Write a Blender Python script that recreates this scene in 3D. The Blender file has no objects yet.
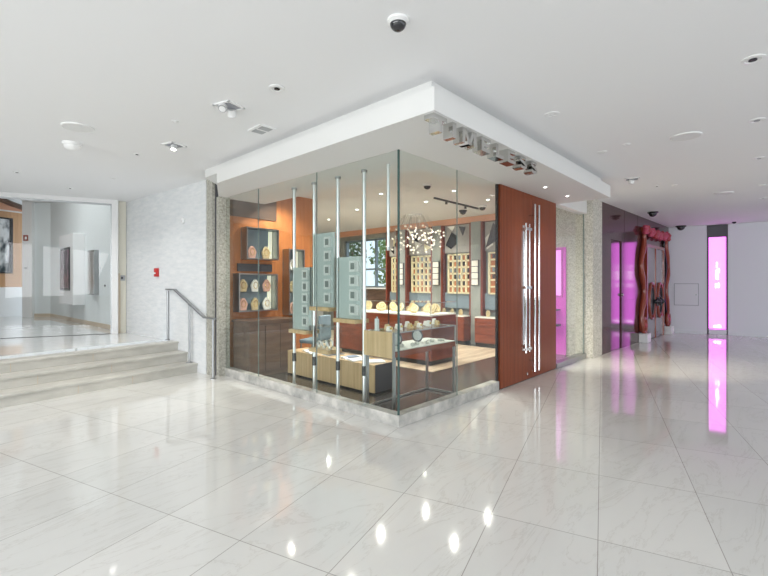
import bpy, bmesh, math, random
from math import sin, cos, pi, radians
from mathutils import Vector, Matrix
random.seed(7)
S = bpy.context.scene
COL = S.collection

# ------------------------------------------------------------------ camera, world, light, exposure
YAW = radians(42.8)                      # angle between the view and the long facade
cam_d = bpy.data.cameras.new('camera'); cam = bpy.data.objects.new('camera', cam_d); COL.objects.link(cam)
cam.location = (-3.39, -2.932, 1.5)
cam.rotation_euler = (pi/2, 0, YAW - pi/2)
cam_d.sensor_width = 36; cam_d.lens = 430/768*36; cam_d.shift_y = -5/768
cam_d.clip_start = 0.05; cam_d.clip_end = 200
S.camera = cam

wd = bpy.data.worlds.new('sky'); S.world = wd; wd.use_nodes = True
nt = wd.node_tree; bg = nt.nodes['Background']
bg.inputs['Color'].default_value = (0.80, 0.90, 1.0, 1); bg.inputs['Strength'].default_value = 1.6

def area(name, loc, rot, sx, sy, watts, color=(1, 1, 1)):
    d = bpy.data.lights.new(name, 'AREA'); d.shape = 'RECTANGLE'; d.size = sx; d.size_y = sy
    d.energy = watts; d.color = color
    o = bpy.data.objects.new(name, d); COL.objects.link(o); o.location = loc; o.rotation_euler = rot
    return o
# daylight through the glazed south and west sides of the hall (behind the camera)
area('daylight_south', (1.0, -9.7, 2.0), (radians(62), 0, 0), 18, 2.4, 270, (1.0, 0.985, 0.97))
area('daylight_west', (-9.7, -2.5, 2.0), (radians(68), 0, radians(-90)), 12, 2.4, 780, (0.97, 0.985, 1.0))
area('landing_fill', (-2.7, 9.5, 4.9), (0, 0, 0), 3.4, 2.4, 95, (0.96, 0.99, 1.0))  # added overhead fill to brighten the landing, no such source in view

vs = S.view_settings
S.display_settings.display_device = 'sRGB'
vs.view_transform = 'Standard'; vs.look = 'None'; vs.gamma = 1.0; vs.use_curve_mapping = False
vs.exposure = -0.12

# ------------------------------------------------------------------ materials
MATS = {}
def mat(name, color, rough=0.5, metal=0.0, spec=0.5, coat=0.0, emit=None, estr=0.0):
    m = bpy.data.materials.new(name); m.use_nodes = True
    b = m.node_tree.nodes['Principled BSDF']
    b.inputs['Base Color'].default_value = (*color, 1); b.inputs['Roughness'].default_value = rough
    b.inputs['Metallic'].default_value = metal; b.inputs['Specular IOR Level'].default_value = spec
    b.inputs['Coat Weight'].default_value = coat; b.inputs['Coat Roughness'].default_value = 0.03
    if emit:
        b.inputs['Emission Color'].default_value = (*emit, 1); b.inputs['Emission Strength'].default_value = estr
    MATS[name] = m
    return m
def N(m, typ, **kw):
    n = m.node_tree.nodes.new(typ)
    for k, v in kw.items():
        if k in n.inputs: n.inputs[k].default_value = v
        else: setattr(n, k, v)
    return n
def L(m, a, ao, b, bi): m.node_tree.links.new(a.outputs[ao], b.inputs[bi])
def coords(m, scale=(1, 1, 1), rot=(0, 0, 0), loc=(0, 0, 0)):
    t = N(m, 'ShaderNodeTexCoord'); p = N(m, 'ShaderNodeMapping')
    p.inputs['Scale'].default_value = scale; p.inputs['Rotation'].default_value = rot; p.inputs['Location'].default_value = loc
    L(m, t, 'Object', p, 'Vector')
    return p
def ramp(m, stops):
    r = N(m, 'ShaderNodeValToRGB'); e = r.color_ramp.elements
    while len(e) < len(stops): e.new(0.5)
    for el, (pos, c) in zip(e, stops): el.position = pos; el.color = (*c, 1)
    return r
def P(m): return m.node_tree.nodes['Principled BSDF']

def noisy(name, c0, c1, scale=(3, 3, 3), rough=0.5, detail=5, bump=0.0, lo=0.35, hi=0.65, **kw):
    m = mat(name, c0, rough, **kw)
    p = coords(m, scale); n = N(m, 'ShaderNodeTexNoise', Scale=1.0, Detail=float(detail), Roughness=0.6); L(m, p, 'Vector', n, 'Vector')
    r = ramp(m, [(lo, c0), (hi, c1)]); L(m, n, 'Fac', r, 'Fac'); L(m, r, 'Color', P(m), 'Base Color')
    if bump:
        b = N(m, 'ShaderNodeBump', Strength=bump, Distance=0.02); L(m, n, 'Fac', b, 'Height'); L(m, b, 'Normal', P(m), 'Normal')
    return m

mat('ceiling_paint', (0.88, 0.88, 0.89), 0.85, spec=0.2)
mat('white_paint', (0.78, 0.78, 0.77), 0.6, spec=0.3)
mat('white_gloss', (0.86, 0.86, 0.86), 0.3)
mat('grey_paint', (0.78, 0.78, 0.83), 0.7, spec=0.2)
mat('pale_blue_paint', (0.80, 0.845, 0.85), 0.6, spec=0.3)
mat('beige_paint', (0.76, 0.73, 0.63), 0.5)
mat('chrome', (0.74, 0.74, 0.74), 0.08, 1.0)
mat('mirror_steel', (0.66, 0.66, 0.65), 0.10, 1.0)
mat('steel', (0.42, 0.43, 0.44), 0.3, 1.0)
mat('aluminium', (0.80, 0.82, 0.83), 0.35, 1.0)
mat('dark_metal', (0.03, 0.03, 0.035), 0.3)
mat('seam_grey', (0.36, 0.37, 0.41), 0.7)
mat('black', (0.012, 0.012, 0.014), 0.25)
mat('dark_grey', (0.07, 0.07, 0.08), 0.4)
mat('black_dome', (0.02, 0.02, 0.025), 0.05, coat=0.6)
mat('copper', (0.72, 0.38, 0.25), 0.45, spec=0.4)
mat('cream', (0.86, 0.78, 0.52), 0.5)
mat('tile_white', (0.88, 0.86, 0.78), 0.4)
mat('bust_cloth', (0.62, 0.49, 0.29), 0.75)
mat('bust_peach', (0.72, 0.42, 0.34), 0.75)
mat('card_white', (0.86, 0.85, 0.80), 0.5)
mat('gold', (0.85, 0.62, 0.25), 0.25, 1.0)
mat('niche_blue', (0.24, 0.31, 0.36), 0.5)
mat('frame_red', (0.22, 0.05, 0.03), 0.4)
mat('alarm_red', (0.55, 0.03, 0.03), 0.4)
mat('skirting_tan', (0.62, 0.52, 0.40), 0.5)
mat('carved_red', (0.30, 0.055, 0.03), 0.22, coat=0.5)
mat('rosette_pink', (0.50, 0.05, 0.10), 0.35, coat=0.3)
mat('rosette_red', (0.42, 0.02, 0.03), 0.3, coat=0.4)
mat('door_grey', (0.22, 0.21, 0.23), 0.12, coat=0.4)
mat('soft_white_frost', (0.66, 0.73, 0.72), 0.4)
mat('frame_white', (0.95, 0.95, 0.94), 0.4)
mat('watch_grey', (0.30, 0.33, 0.32), 0.4)
mat('lamp_glow', (1, 1, 1), 0.5, emit=(1, 0.97, 0.9), estr=9)
mat('lamp_glow_cool', (1, 1, 1), 0.5, emit=(0.80, 1.0, 0.93), estr=10)
mat('lamp_dim', (0.9, 0.9, 0.88), 0.4, emit=(1, 0.96, 0.88), estr=1.2)
mat('globe_glow', (0.95, 0.9, 0.8), 0.2, emit=(1, 0.9, 0.74), estr=0.12)
mat('niche_glow', (0.9, 0.9, 0.75), 0.4, emit=(1.0, 0.95, 0.72), estr=0.55)
mat('pink_light', (0.8, 0.4, 0.8), 0.4, emit=(1.0, 0.16, 1.0), estr=2.6)
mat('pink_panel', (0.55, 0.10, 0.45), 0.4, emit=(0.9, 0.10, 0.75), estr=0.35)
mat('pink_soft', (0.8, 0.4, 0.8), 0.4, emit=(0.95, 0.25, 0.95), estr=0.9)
mat('pink_mark', (1, 1, 1), 0.4, emit=(1.0, 0.85, 1.0), estr=4.0)
mat('speaker_mesh', (0.78, 0.78, 0.78), 0.7)
mat('leaf_green', (0.20, 0.32, 0.10), 0.6)
mat('leaf_dark', (0.10, 0.18, 0.07), 0.6)
mat('bark', (0.16, 0.12, 0.08), 0.8)
mat('lawn', (0.20, 0.24, 0.13), 0.9)
mat('paper', (0.85, 0.86, 0.86), 0.5)
mat('print_blue', (0.20, 0.28, 0.42), 0.4)
mat('blue_cloth', (0.22, 0.30, 0.36), 0.7)

noisy('wall_stone', (0.73, 0.755, 0.77), (0.83, 0.84, 0.845), (4, 3.2, 15), 0.8, 8, bump=0.45, spec=0.2)
noisy('marble_step', (0.50, 0.485, 0.44), (0.63, 0.61, 0.56), (2.0, 6, 6), 0.35, 8)
noisy('marble_kerb', (0.36, 0.36, 0.34), (0.66, 0.64, 0.60), (5, 5, 5), 0.25, 9)
noisy('grey_stone', (0.25, 0.28, 0.26), (0.36, 0.38, 0.35), (2.5, 2.5, 1.5), 0.5, 6)
noisy('art_stone', (0.34, 0.33, 0.31), (0.46, 0.44, 0.41), (3, 3, 3), 0.6, 6)
noisy('travertine', (0.40, 0.30, 0.20), (0.74, 0.62, 0.47), (0.9, 7, 3), 0.4, 8)
noisy('pink_glass', (0.60, 0.1, 0.5), (0.75, 0.2, 0.65), (3, 3, 3), 0.3)
noisy('wood_orange', (0.45, 0.155, 0.05), (0.58, 0.22, 0.075), (14, 14, 0.6), 0.35, 4)
noisy('wood_light', (0.50, 0.345, 0.18), (0.64, 0.46, 0.26), (22, 22, 0.8), 0.4, 4)
noisy('wood_brown', (0.17, 0.04, 0.017), (0.27, 0.07, 0.03), (3, 3, 18), 0.3, 4)
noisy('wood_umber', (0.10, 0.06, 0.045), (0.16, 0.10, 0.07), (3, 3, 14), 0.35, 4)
noisy('wood_far', (0.50, 0.27, 0.13), (0.62, 0.36, 0.18), (20, 20, 0.5), 0.5, 4)
noisy('shop_floor_dark', (0.045, 0.040, 0.036), (0.085, 0.075, 0.068), (1.5, 5, 5), 0.18, 6)
noisy('artwork_print', (0.03, 0.05, 0.06), (0.75, 0.78, 0.80), (5, 5, 2.6), 0.3, 9, lo=0.42, hi=0.58)
noisy('poster_print', (0.02, 0.02, 0.03), (0.34, 0.20, 0.26), (9, 9, 6), 0.3, 8, lo=0.40, hi=0.68)
noisy('lacquer_wall', (0.050, 0.018, 0.020), (0.085, 0.032, 0.034), (9, 9, 0.7), 0.12, 5, spec=0.35, coat=0.1)

def pebble(name='pebble_wall', k=1.0, tint=(1, 1, 1)):
    m = mat(name, (0.4, 0.4, 0.35), 0.85, spec=0.2)
    def C_(c): return tuple(min(0.9, c[i]*k*tint[i]) for i in range(3))
    p = coords(m, (1, 1, 1)); v = N(m, 'ShaderNodeTexVoronoi', Scale=55.0); L(m, p, 'Vector', v, 'Vector')
    n = N(m, 'ShaderNodeTexNoise', Scale=38.0, Detail=6.0); L(m, p, 'Vector', n, 'Vector')
    mx = N(m, 'ShaderNodeMix', data_type='RGBA'); mx.inputs[0].default_value = 0.55
    r = ramp(m, [(0.0, C_((0.30, 0.29, 0.24))), (0.45, C_((0.46, 0.45, 0.39))), (1.0, C_((0.64, 0.62, 0.56)))])
    sep = N(m, 'ShaderNodeSeparateColor'); L(m, v, 'Color', sep, 'Color'); L(m, sep, 'Red', r, 'Fac')
    r2 = ramp(m, [(0.3, C_((0.28, 0.27, 0.22))), (0.7, C_((0.66, 0.65, 0.60)))]); L(m, n, 'Fac', r2, 'Fac')
    L(m, r, 'Color', mx, 6); L(m, r2, 'Color', mx, 7); L(m, mx, 2, P(m), 'Base Color')
    b = N(m, 'ShaderNodeBump', Strength=0.7, Distance=0.01); L(m, v, 'Distance', b, 'Height'); L(m, b, 'Normal', P(m), 'Normal')
pebble()
pebble('pebble_pale', 1.3, (1.0, 0.985, 1.0))

def wood_door():
    m = mat('wood_door_red', (0.3, 0.08, 0.03), 0.32, spec=0.22)
    p = coords(m, (1, 1, 1)); w = N(m, 'ShaderNodeTexWave', Scale=7.2, Distortion=1.2, Detail=2.0); w.bands_direction = 'X'
    w.inputs['Detail Scale'].default_value = 0.6
    L(m, p, 'Vector', w, 'Vector')
    p2 = coords(m, (40, 40, 1.2)); n = N(m, 'ShaderNodeTexNoise', Scale=1.0, Detail=5.0); L(m, p2, 'Vector', n, 'Vector')
    a = N(m, 'ShaderNodeMath', operation='MULTIPLY'); a.inputs[1].default_value = 0.55; L(m, w, 'Fac', a, 0)
    c = N(m, 'ShaderNodeMath', operation='MULTIPLY_ADD'); c.inputs[1].default_value = 0.45; L(m, n, 'Fac', c, 0); L(m, a, 0, c, 2)
    r = ramp(m, [(0.15, (0.12, 0.026, 0.009)), (0.85, (0.35, 0.086, 0.030))]); L(m, c, 0, r, 'Fac'); L(m, r, 'Color', P(m), 'Base Color')
wood_door()

def floor_mat(name, rotz, loc, bw, rh, c1, c2, grout, rough):
    m = mat(name, c1, rough, spec=0.6, coat=0.25)
    p = coords(m, (1, 1, 1), (0, 0, rotz), loc)
    b = N(m, 'ShaderNodeTexBrick', Scale=1.0); b.offset = 0.0; b.squash = 1.0
    b.inputs['Brick Width'].default_value = bw; b.inputs['Row Height'].default_value = rh
    b.inputs['Mortar Size'].default_value = 0.0028; b.inputs['Mortar Smooth'].default_value = 0.2; b.inputs['Bias'].default_value = 0.0
    b.inputs['Color1'].default_value = (*c1, 1); b.inputs['Color2'].default_value = (*c2, 1); b.inputs['Mortar'].default_value = (*grout, 1)
    L(m, p, 'Vector', b, 'Vector')
    # soft marble veining
    n = N(m, 'ShaderNodeTexNoise', Scale=0.9, Detail=8.0, Roughness=0.65, Distortion=1.6); 
    p2 = coords(m, (0.8, 3.0, 1), (0, 0, rotz + 0.35)); L(m, p2, 'Vector', n, 'Vector')
    r = ramp(m, [(0.40, (1, 1, 1)), (0.485, (0.985, 0.985, 0.985)), (0.50, (0.86, 0.845, 0.83)), (0.515, (0.985, 0.985, 0.985))])
    e = r.color_ramp.elements.new(0.62); e.color = (1, 1, 1, 1); e2 = r.color_ramp.elements.new(0.9); e2.color = (0.93, 0.93, 0.92, 1)
    L(m, n, 'Fac', r, 'Fac')
    mx = N(m, 'ShaderNodeMix', data_type='RGBA', blend_type='MULTIPLY'); mx.inputs[0].default_value = 0.8
    L(m, b, 'Color', mx, 6); L(m, r, 'Color', mx, 7); L(m, mx, 2, P(m), 'Base Color')
    return m
TA = radians(15.9)
# one joint runs through (-1.03,-2.24)
def tile_loc(px, py):
    a = -TA
    return (-(px*cos(a) - py*sin(a)) , -(px*sin(a) + py*cos(a)), 0)
floor_mat('marble_tile', -TA, tile_loc(-0.70, -2.143), 0.95, 0.62, (0.72, 0.71, 0.685), (0.665, 0.66, 0.64), (0.38, 0.365, 0.34), 0.055)
floor_mat('marble_landing', -TA, (0, 0, 0), 1.4, 1.4, (0.82, 0.83, 0.82), (0.78, 0.79, 0.78), (0.55, 0.55, 0.53), 0.05)

def glass_mat(name, tint, f0=0.045, boost=1.0):
    m = bpy.data.materials.new(name); m.use_nodes = True; t = m.node_tree
    for n in list(t.nodes): t.nodes.remove(n)
    out = N(m, 'ShaderNodeOutputMaterial'); tr = N(m, 'ShaderNodeBsdfTransparent'); gl = N(m, 'ShaderNodeBsdfGlossy')
    tr.inputs['Color'].default_value = (*tint, 1); gl.inputs['Roughness'].default_value = 0.0; gl.inputs['Color'].default_value = (1, 1, 1, 1)
    lw = N(m, 'ShaderNodeLayerWeight', Blend=0.5)
    pw = N(m, 'ShaderNodeMath', operation='POWER'); pw.inputs[1].default_value = 4.0; L(m, lw, 'Facing', pw, 0)
    ma = N(m, 'ShaderNodeMath', operation='MULTIPLY_ADD'); ma.inputs[1].default_value = 0.9*boost; ma.inputs[2].default_value = f0; L(m, pw, 0, ma, 0)
    ma.use_clamp = True
    mx = N(m, 'ShaderNodeMixShader'); L(m, ma, 0, mx, 0); L(m, tr, 0, mx, 1); L(m, gl, 0, mx, 2); L(m, mx, 0, out, 'Surface')
    MATS[name] = m
glass_mat('shop_glass', (0.95, 0.975, 0.965), 0.02, 0.7)
glass_mat('clear_glass', (0.985, 0.99, 0.99), 0.012, 0.35)
glass_mat('case_glass', (0.97, 0.985, 0.98), 0.02, 0.6)
glass_mat('window_glass', (0.97, 0.985, 0.99), 0.04)
mat('glass_edge', (0.05, 0.10, 0.095), 0.15)
mat('glass_seam', (0.22, 0.27, 0.26), 0.2)

# ------------------------------------------------------------------ mesh helpers
class MB:
    def __init__(s): s.bm = bmesh.new()
    def _add(s, verts, faces):
        vs_ = [s.bm.verts.new(v) for v in verts]
        for f in faces:
            try: s.bm.faces.new([vs_[i] for i in f])
            except ValueError: pass
        return vs_
    def box(s, x0, x1, y0, y1, z0, z1):
        s._add([(x0,y0,z0),(x1,y0,z0),(x1,y1,z0),(x0,y1,z0),(x0,y0,z1),(x1,y0,z1),(x1,y1,z1),(x0,y1,z1)],
               [(0,3,2,1),(4,5,6,7),(0,1,5,4),(1,2,6,5),(2,3,7,6),(3,0,4,7)]); return s
    def cyl(s, a, b, r, n=16, r2=None):
        a, b = Vector(a), Vector(b); d = (b - a).normalized(); r2 = r if r2 is None else r2
        u = d.orthogonal().normalized(); v = d.cross(u)
        A = [a + r*(cos(2*pi*i/n)*u + sin(2*pi*i/n)*v) for i in range(n)]
        B = [b + r2*(cos(2*pi*i/n)*u + sin(2*pi*i/n)*v) for i in range(n)]
        s._add(A + B, [tuple(range(n))[::-1], tuple(range(n, 2*n))] + [(i, (i+1) % n, n + (i+1) % n, n + i) for i in range(n)]); return s
    def tube(s, pts, r, n=10, sq=None):
        pts = [Vector(p) for p in pts]; rings = []
        up = Vector((0, 0, 1))
        for i, p in enumerate(pts):
            d = (pts[min(i+1, len(pts)-1)] - pts[max(i-1, 0)]).normalized()
            u = d.cross(Vector((0, 1, 0)) if abs(d.z) > 0.8 else up).normalized(); v = u.cross(d).normalized()
            rr = r[i] if isinstance(r, (list, tuple)) else r
            if sq: w, h = sq; rings.append([p + u*w*a + v*h*b for a, b in ((-1,-1),(1,-1),(1,1),(-1,1))])
            else: rings.append([p + rr*(cos(2*pi*k/n)*u + sin(2*pi*k/n)*v) for k in range(n)])
        if sq: n = 4
        V = [q for R_ in rings for q in R_]; m = len(rings)
        F = [(i*n + k, i*n + (k+1) % n, (i+1)*n + (k+1) % n, (i+1)*n + k) for i in range(m-1) for k in range(n)]
        F += [tuple(range(n))[::-1], tuple(range((m-1)*n, m*n))]
        s._add(V, F); return s
    def torus(s, c, axis_u, axis_v, ru, rv, r, n=32, k=8):
        c = Vector(c); u = Vector(axis_u).normalized(); v = Vector(axis_v).normalized(); w = u.cross(v)
        V = []
        for i in range(n):
            a = 2*pi*i/n; p = c + u*ru*cos(a) + v*rv*sin(a); o = (u*cos(a)*rv + v*sin(a)*ru).normalized()
            V += [p + r*(cos(2*pi*j/k)*o + sin(2*pi*j/k)*w) for j in range(k)]
        s._add(V, [(i*k + j, ((i+1) % n)*k + j, ((i+1) % n)*k + (j+1) % k, i*k + (j+1) % k) for i in range(n) for j in range(k)]); return s
    def lathe(s, prof, c=(0, 0, 0), n=24):
        V = []; m = len(prof)
        for (r, z) in prof:
            V += [(c[0] + max(r, 1e-4)*cos(2*pi*i/n), c[1] + max(r, 1e-4)*sin(2*pi*i/n), c[2] + z) for i in range(n)]
        F = [(j*n + i, j*n + (i+1) % n, (j+1)*n + (i+1) % n, (j+1)*n + i) for j in range(m-1) for i in range(n)]
        F += [tuple(range(n))[::-1], tuple(range((m-1)*n, m*n))]
        s._add(V, F); return s
    def prism(s, poly, axis, a, b):
        # poly: 2-D outline; axis 'x','y','z' is the extrusion axis
        def pt(p, t): return {'x': (t, p[0], p[1]), 'y': (p[0], t, p[1]), 'z': (p[0], p[1], t)}[axis]
        n = len(poly); V = [pt(p, a) for p in poly] + [pt(p, b) for p in poly]
        s._add(V, [tuple(range(n)), tuple(range(n, 2*n))[::-1]] + [(i, n + i, n + (i+1) % n, (i+1) % n) for i in range(n)]); return s
    def sphere(s, c, r, sub=2, sq=(1, 1, 1)):
        bmesh.ops.create_icosphere(s.bm, subdivisions=sub, radius=1.0,
            matrix=Matrix.Translation(c) @ Matrix.Diagonal((r*sq[0], r*sq[1], r*sq[2], 1))); return s
    def build(s, name, m, parent=None, smooth=False, bevel=0.0, loc=(0, 0, 0), rz=0.0):
        bmesh.ops.recalc_face_normals(s.bm, faces=s.bm.faces[:])
        me = bpy.data.meshes.new(name); s.bm.to_mesh(me); s.bm.free()
        me.materials.append(MATS[m])
        if smooth:
            for p in me.polygons: p.use_smooth = True
        o = bpy.data.objects.new(name, me); COL.objects.link(o)
        if parent: o.parent = parent
        o.location = loc; o.rotation_euler = (0, 0, rz)
        if bevel:
            b = o.modifiers.new('bevel', 'BEVEL'); b.width = bevel; b.segments = 2; b.limit_method = 'ANGLE'
        if smooth and hasattr(me, 'set_sharp_from_angle'): me.set_sharp_from_angle(angle=radians(40))
        return o
def tag(o, label, cat, group=None):
    o['label'] = label; o['category'] = cat
    if group: o['group'] = group
    return o
def thing(name, label, cat, loc=(0, 0, 0), rz=0.0, group=None):
    o = bpy.data.objects.new(name, None); COL.objects.link(o); o.location = loc; o.rotation_euler = (0, 0, rz); o.empty_display_size = 0.1
    return tag(o, label, cat, group)
def struct(o, label=None):
    o['kind'] = 'structure'
    if label: o['label'] = label
    return o
def sroot(name, label, loc=(0, 0, 0), rz=0.0):
    o = bpy.data.objects.new(name, None); COL.objects.link(o); o.location = loc; o.rotation_euler = (0, 0, rz); o.empty_display_size = 0.1
    return struct(o, label)
def copy_tree(o, parent=None):
    c = o.copy(); COL.objects.link(c)
    if parent: c.parent = parent
    for ch in list(o.children): copy_tree(ch, c)
    return c
ORD = ['leftmost', 'second', 'third', 'fourth', 'fifth', 'sixth', 'seventh', 'eighth', 'ninth', 'tenth', 'eleventh', 'twelfth']

# ------------------------------------------------------------------ the setting
CZ = 3.2                                 # hall ceiling
LZ = 0.46                                # landing level
struct(MB().prism([(-9.2, -9.2), (15, -9.2), (15, 1.0), (6.3, 1.0), (6.3, 4.3), (-9.2, 4.3)], 'z', -0.2, 0).build('floor', 'marble_tile'), 'white polished marble tile floor of the hall')
struct(MB().prism([(-9.2, -9.2), (15, -9.2), (15, 1.0), (6.3, 1.0), (6.3, 7.2), (-0.6, 7.2), (-6.6, 9.56), (-9.2, 9.56)], 'z', CZ, CZ+0.25).build('ceiling', 'ceiling_paint'), 'flat white ceiling of the hall')
struct(MB().box(6.4, 40, 5, 40, -0.3, -0.05).build('ground', 'lawn'), 'ground outside the added shop window')
struct(MB().box(-40, -9.3, -40, 40, -0.3, -0.05).build('ground', 'lawn'), 'ground outside the west glazing')

# stairs: three marble steps, slightly rotated against the shop front
U = Vector((-2.53, -0.345, 0)).normalized()
SR = math.atan2(-U.y, -U.x)
stairs = sroot('stairs', 'three shallow marble steps up to the landing', (-0.2, 4.30, 0), SR)
for i in range(3):
    MB().box(-6.6, 0.12, 0.33*i, 0.33*i + 0.345 if i < 2 else 0.9, LZ/3*i if i == 0 else LZ/3*i - 0.02, LZ/3*(i+1) - 0.035).build('riser', 'marble_step', stairs)
    MB().box(-6.6, 0.12, 0.33*i - 0.022, 0.33*i + 0.345 if i < 2 else 0.9, LZ/3*(i+1) - 0.035, LZ/3*(i+1)).build('tread', 'marble_step', stairs, bevel=0.006)
# joints of the risers
for i, xs in enumerate(((-1.05, -1.75), (-1.2, -2.1), (-1.32, -2.3))):
    for x in xs: MB().box(x, x+0.006, 0.33*i - 0.003, 0.33*i + 0.003, LZ/3*i + 0.004, LZ/3*(i+1) - 0.037).build('joint', 'skirting_tan', stairs)
struct(MB().prism([(0.3, 5.6), (0.3, 15.0), (-7.0, 15.0), (-7.0, 4.65)], 'z', 0.02, LZ - 0.002).build('floor_landing', 'marble_landing'), 'pale polished floor of the raised landing')

# white coral-stone wall on the left and the pebble pier at its end
WA = Vector((-0.19, 4.03)); WB = Vector((-0.45, 7.30)); WD = (WB - WA); WR = math.atan2(WD.y, WD.x); WL = WD.length
wl = struct(MB().box(0, WL, -0.24, 0, 0, CZ).build('wall_left', 'wall_stone', loc=(WA.x, WA.y, 0), rz=WR), 'white rough stone wall beside the steps')
pier = sroot('pier_left', 'pebble-dash pier between stone wall and shop glass')
MB().box(-0.175, 0.10, 3.83, 4.03, 0, CZ).build('shaft', 'pebble_wall', pier)
MB().box(-0.13, 0.10, 3.79, 3.83, 0, CZ).build('reveal', 'dark_grey', pier)
MB().box(-0.125, 0.06, 3.70, 3.79, 0, 2.89).build('jamb', 'pebble_wall', pier)

# canopy over the shop front
can = sroot('canopy', 'white projecting canopy above the glass shop front')
SZ = 2.89; FZ = 3.085
MB().box(-0.58, 4.25, -0.88, 0.30, SZ, FZ).build('fascia_front', 'white_paint', can)
MB().prism([(-0.58, 0.30), (0.75, 0.30), (0.75, 3.785), (-0.09, 3.785), (-0.58, 2.84)], 'z', SZ, FZ).build('fascia_side', 'white_paint', can)
MB().box(-0.47, 4.15, -0.77, 0.2, FZ, CZ).build('neck_front', 'white_paint', can)
MB().prism([(-0.47, 0.2), (0.55, 0.2), (0.55, 3.785), (-0.10, 3.785), (-0.47, 3.45)], 'z', FZ, CZ).build('neck_side', 'white_paint', can)
MB().box(4.25, 5.95, -0.06, 0.10, SZ - 0.005, CZ).build('lintel', 'white_paint', can)

# shop shell
struct(MB().box(0.0, 6.3, -0.02, 9.0, -0.015, 0.004).build('floor_shop', 'shop_floor_dark'), 'dark polished stone floor inside the shop')
struct(MB().box(0.3, 6.25, 0.1, 9.0, 3.14, 3.19).build('ceiling_shop', 'white_paint'), 'white ceiling inside the shop')
wsb = sroot('wall_shop_back', 'grey stone back wall of the shop')
for y0, y1, z0, z1 in ((0.1, 5.55, 0, 3.19), (7.55, 9.0, 0, 3.19), (5.55, 7.55, 2.86, 3.19)): MB().box(6.0, 6.25, y0, y1, z0, z1).build('panel', 'grey_stone', wsb)
MB().box(6.0, 6.25, 5.55, 7.55, 0, 1.36).build('panel', 'wood_umber', wsb)
w8 = sroot('window_added', 'added window, in place of a reflection, with dark mullions and trees outside, deep in the shop')  # added opening that stands in for a window reflected in the left glass
m = MB()
for y in (5.55, 6.17, 6.79, 7.50): m.box(6.08, 6.18, y, y + 0.05, 1.36, 2.86)
for z in (1.36, 1.90, 2.81): m.box(6.08, 6.18, 5.55, 7.55, z, z + 0.05)
m.build('window_frame', 'niche_blue', w8)
MB().box(6.125, 6.135, 5.55, 7.55, 1.36, 2.86).build('pane', 'window_glass', w8)
MB().box(5.93, 6.0, 5.5, 7.6, 1.32, 1.36).build('sill', 'white_gloss', w8)
struct(MB().box(0.03, 1.92, 3.80, 3.95, 0, 3.19).build('wall_shop_left', 'wood_orange'), 'orange wood end wall of the shop')
struct(MB().box(1.92, 6.25, 8.6, 8.8, 0, 3.19).build('wall_shop_end', 'white_paint'), 'far end wall of the shop')
struct(MB().box(1.80, 1.92, 3.95, 8.6, 0, 3.19).build('wall_shop_recess', 'white_paint'), 'side wall of the deep shop bay')
struct(MB().box(2.45, 5.5, 1.36, 8.3, 0.004, 0.012).build('floor_shop_inlay', 'travertine'), 'travertine floor field in the middle of the shop')
struct(MB().box(5.86, 6.0, 0.1, 8.6, 2.99, 3.14).build('trim_3', 'copper'), 'copper cove along the top of the shop back wall')
struct(MB().box(0.03, 1.0, 3.785, 3.80, 2.62, 3.14).build('reflection_band', 'wood_umber'), 'dark band painted in for a reflection at the top of the shop end wall')  # reflection of the dark landing put in as a brown strip

# marble kerb under the glass
kerb = struct(MB().prism([(-0.03, -0.03), (2.12, -0.03), (2.12, 0.09), (0.09, 0.09), (0.09, 3.70), (-0.03, 3.70)], 'z', 0, 0.125).build('trim_1', 'marble_kerb', bevel=0.004), 'grey marble kerb under the shop glass')
struct(MB().box(4.17, 5.69, -0.05, 0.09, 0, 0.09).build('trim_2', 'steel'), 'metal kerb under the narrow side glass')

# glass panes of the shop front
def pane(name, x0, x1, y0, y1, z0, z1, label, m='shop_glass'):
    return struct(MB().box(x0, x1, y0, y1, z0, z1).build(name, m), label)
GT = 2.888
pane('window_1', -0.006, 0.006, 0.008, 1.355, 0.125, GT, 'shop glass pane at the corner, left face')
pane('window_2', -0.006, 0.006, 1.361, 2.723, 0.125, GT, 'middle shop glass pane of the left face')
pane('window_3', -0.006, 0.006, 2.729, 3.70, 0.125, GT, 'shop glass pane beside the pebble pier')
pane('window_4', 0.008, 1.093, -0.006, 0.006, 0.125, GT, 'shop glass pane at the corner, right face')
pane('window_5', 1.099, 2.10, -0.006, 0.006, 0.125, GT, 'shop glass pane beside the wooden door')
pane('window_6', 4.18, 5.685, -0.006, 0.006, 0.09, GT, 'narrow glass pane right of the wooden door')
jj = sroot('window_joints', 'dark joints and edges of the shop glass')
for (x0, x1, y0, y1, w) in ((-0.009, 0.008, -0.009, 0.008, 0), (-0.007, 0.007, 1.3565, 1.3595, 0), (-0.007, 0.007, 2.7245, 2.7275, 0), (1.0945, 1.0975, -0.007, 0.007, 0), (5.67, 5.69, -0.01, 0.01, 0)):
    MB().box(x0, x1, y0, y1, 0.09, GT).build('joint', 'glass_edge' if x0 == -0.009 else 'glass_seam', jj)
MB().box(2.112, 2.13, -0.008, 0.03, 0.0, GT).build('jamb_strip', 'dark_metal', jj)

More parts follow.
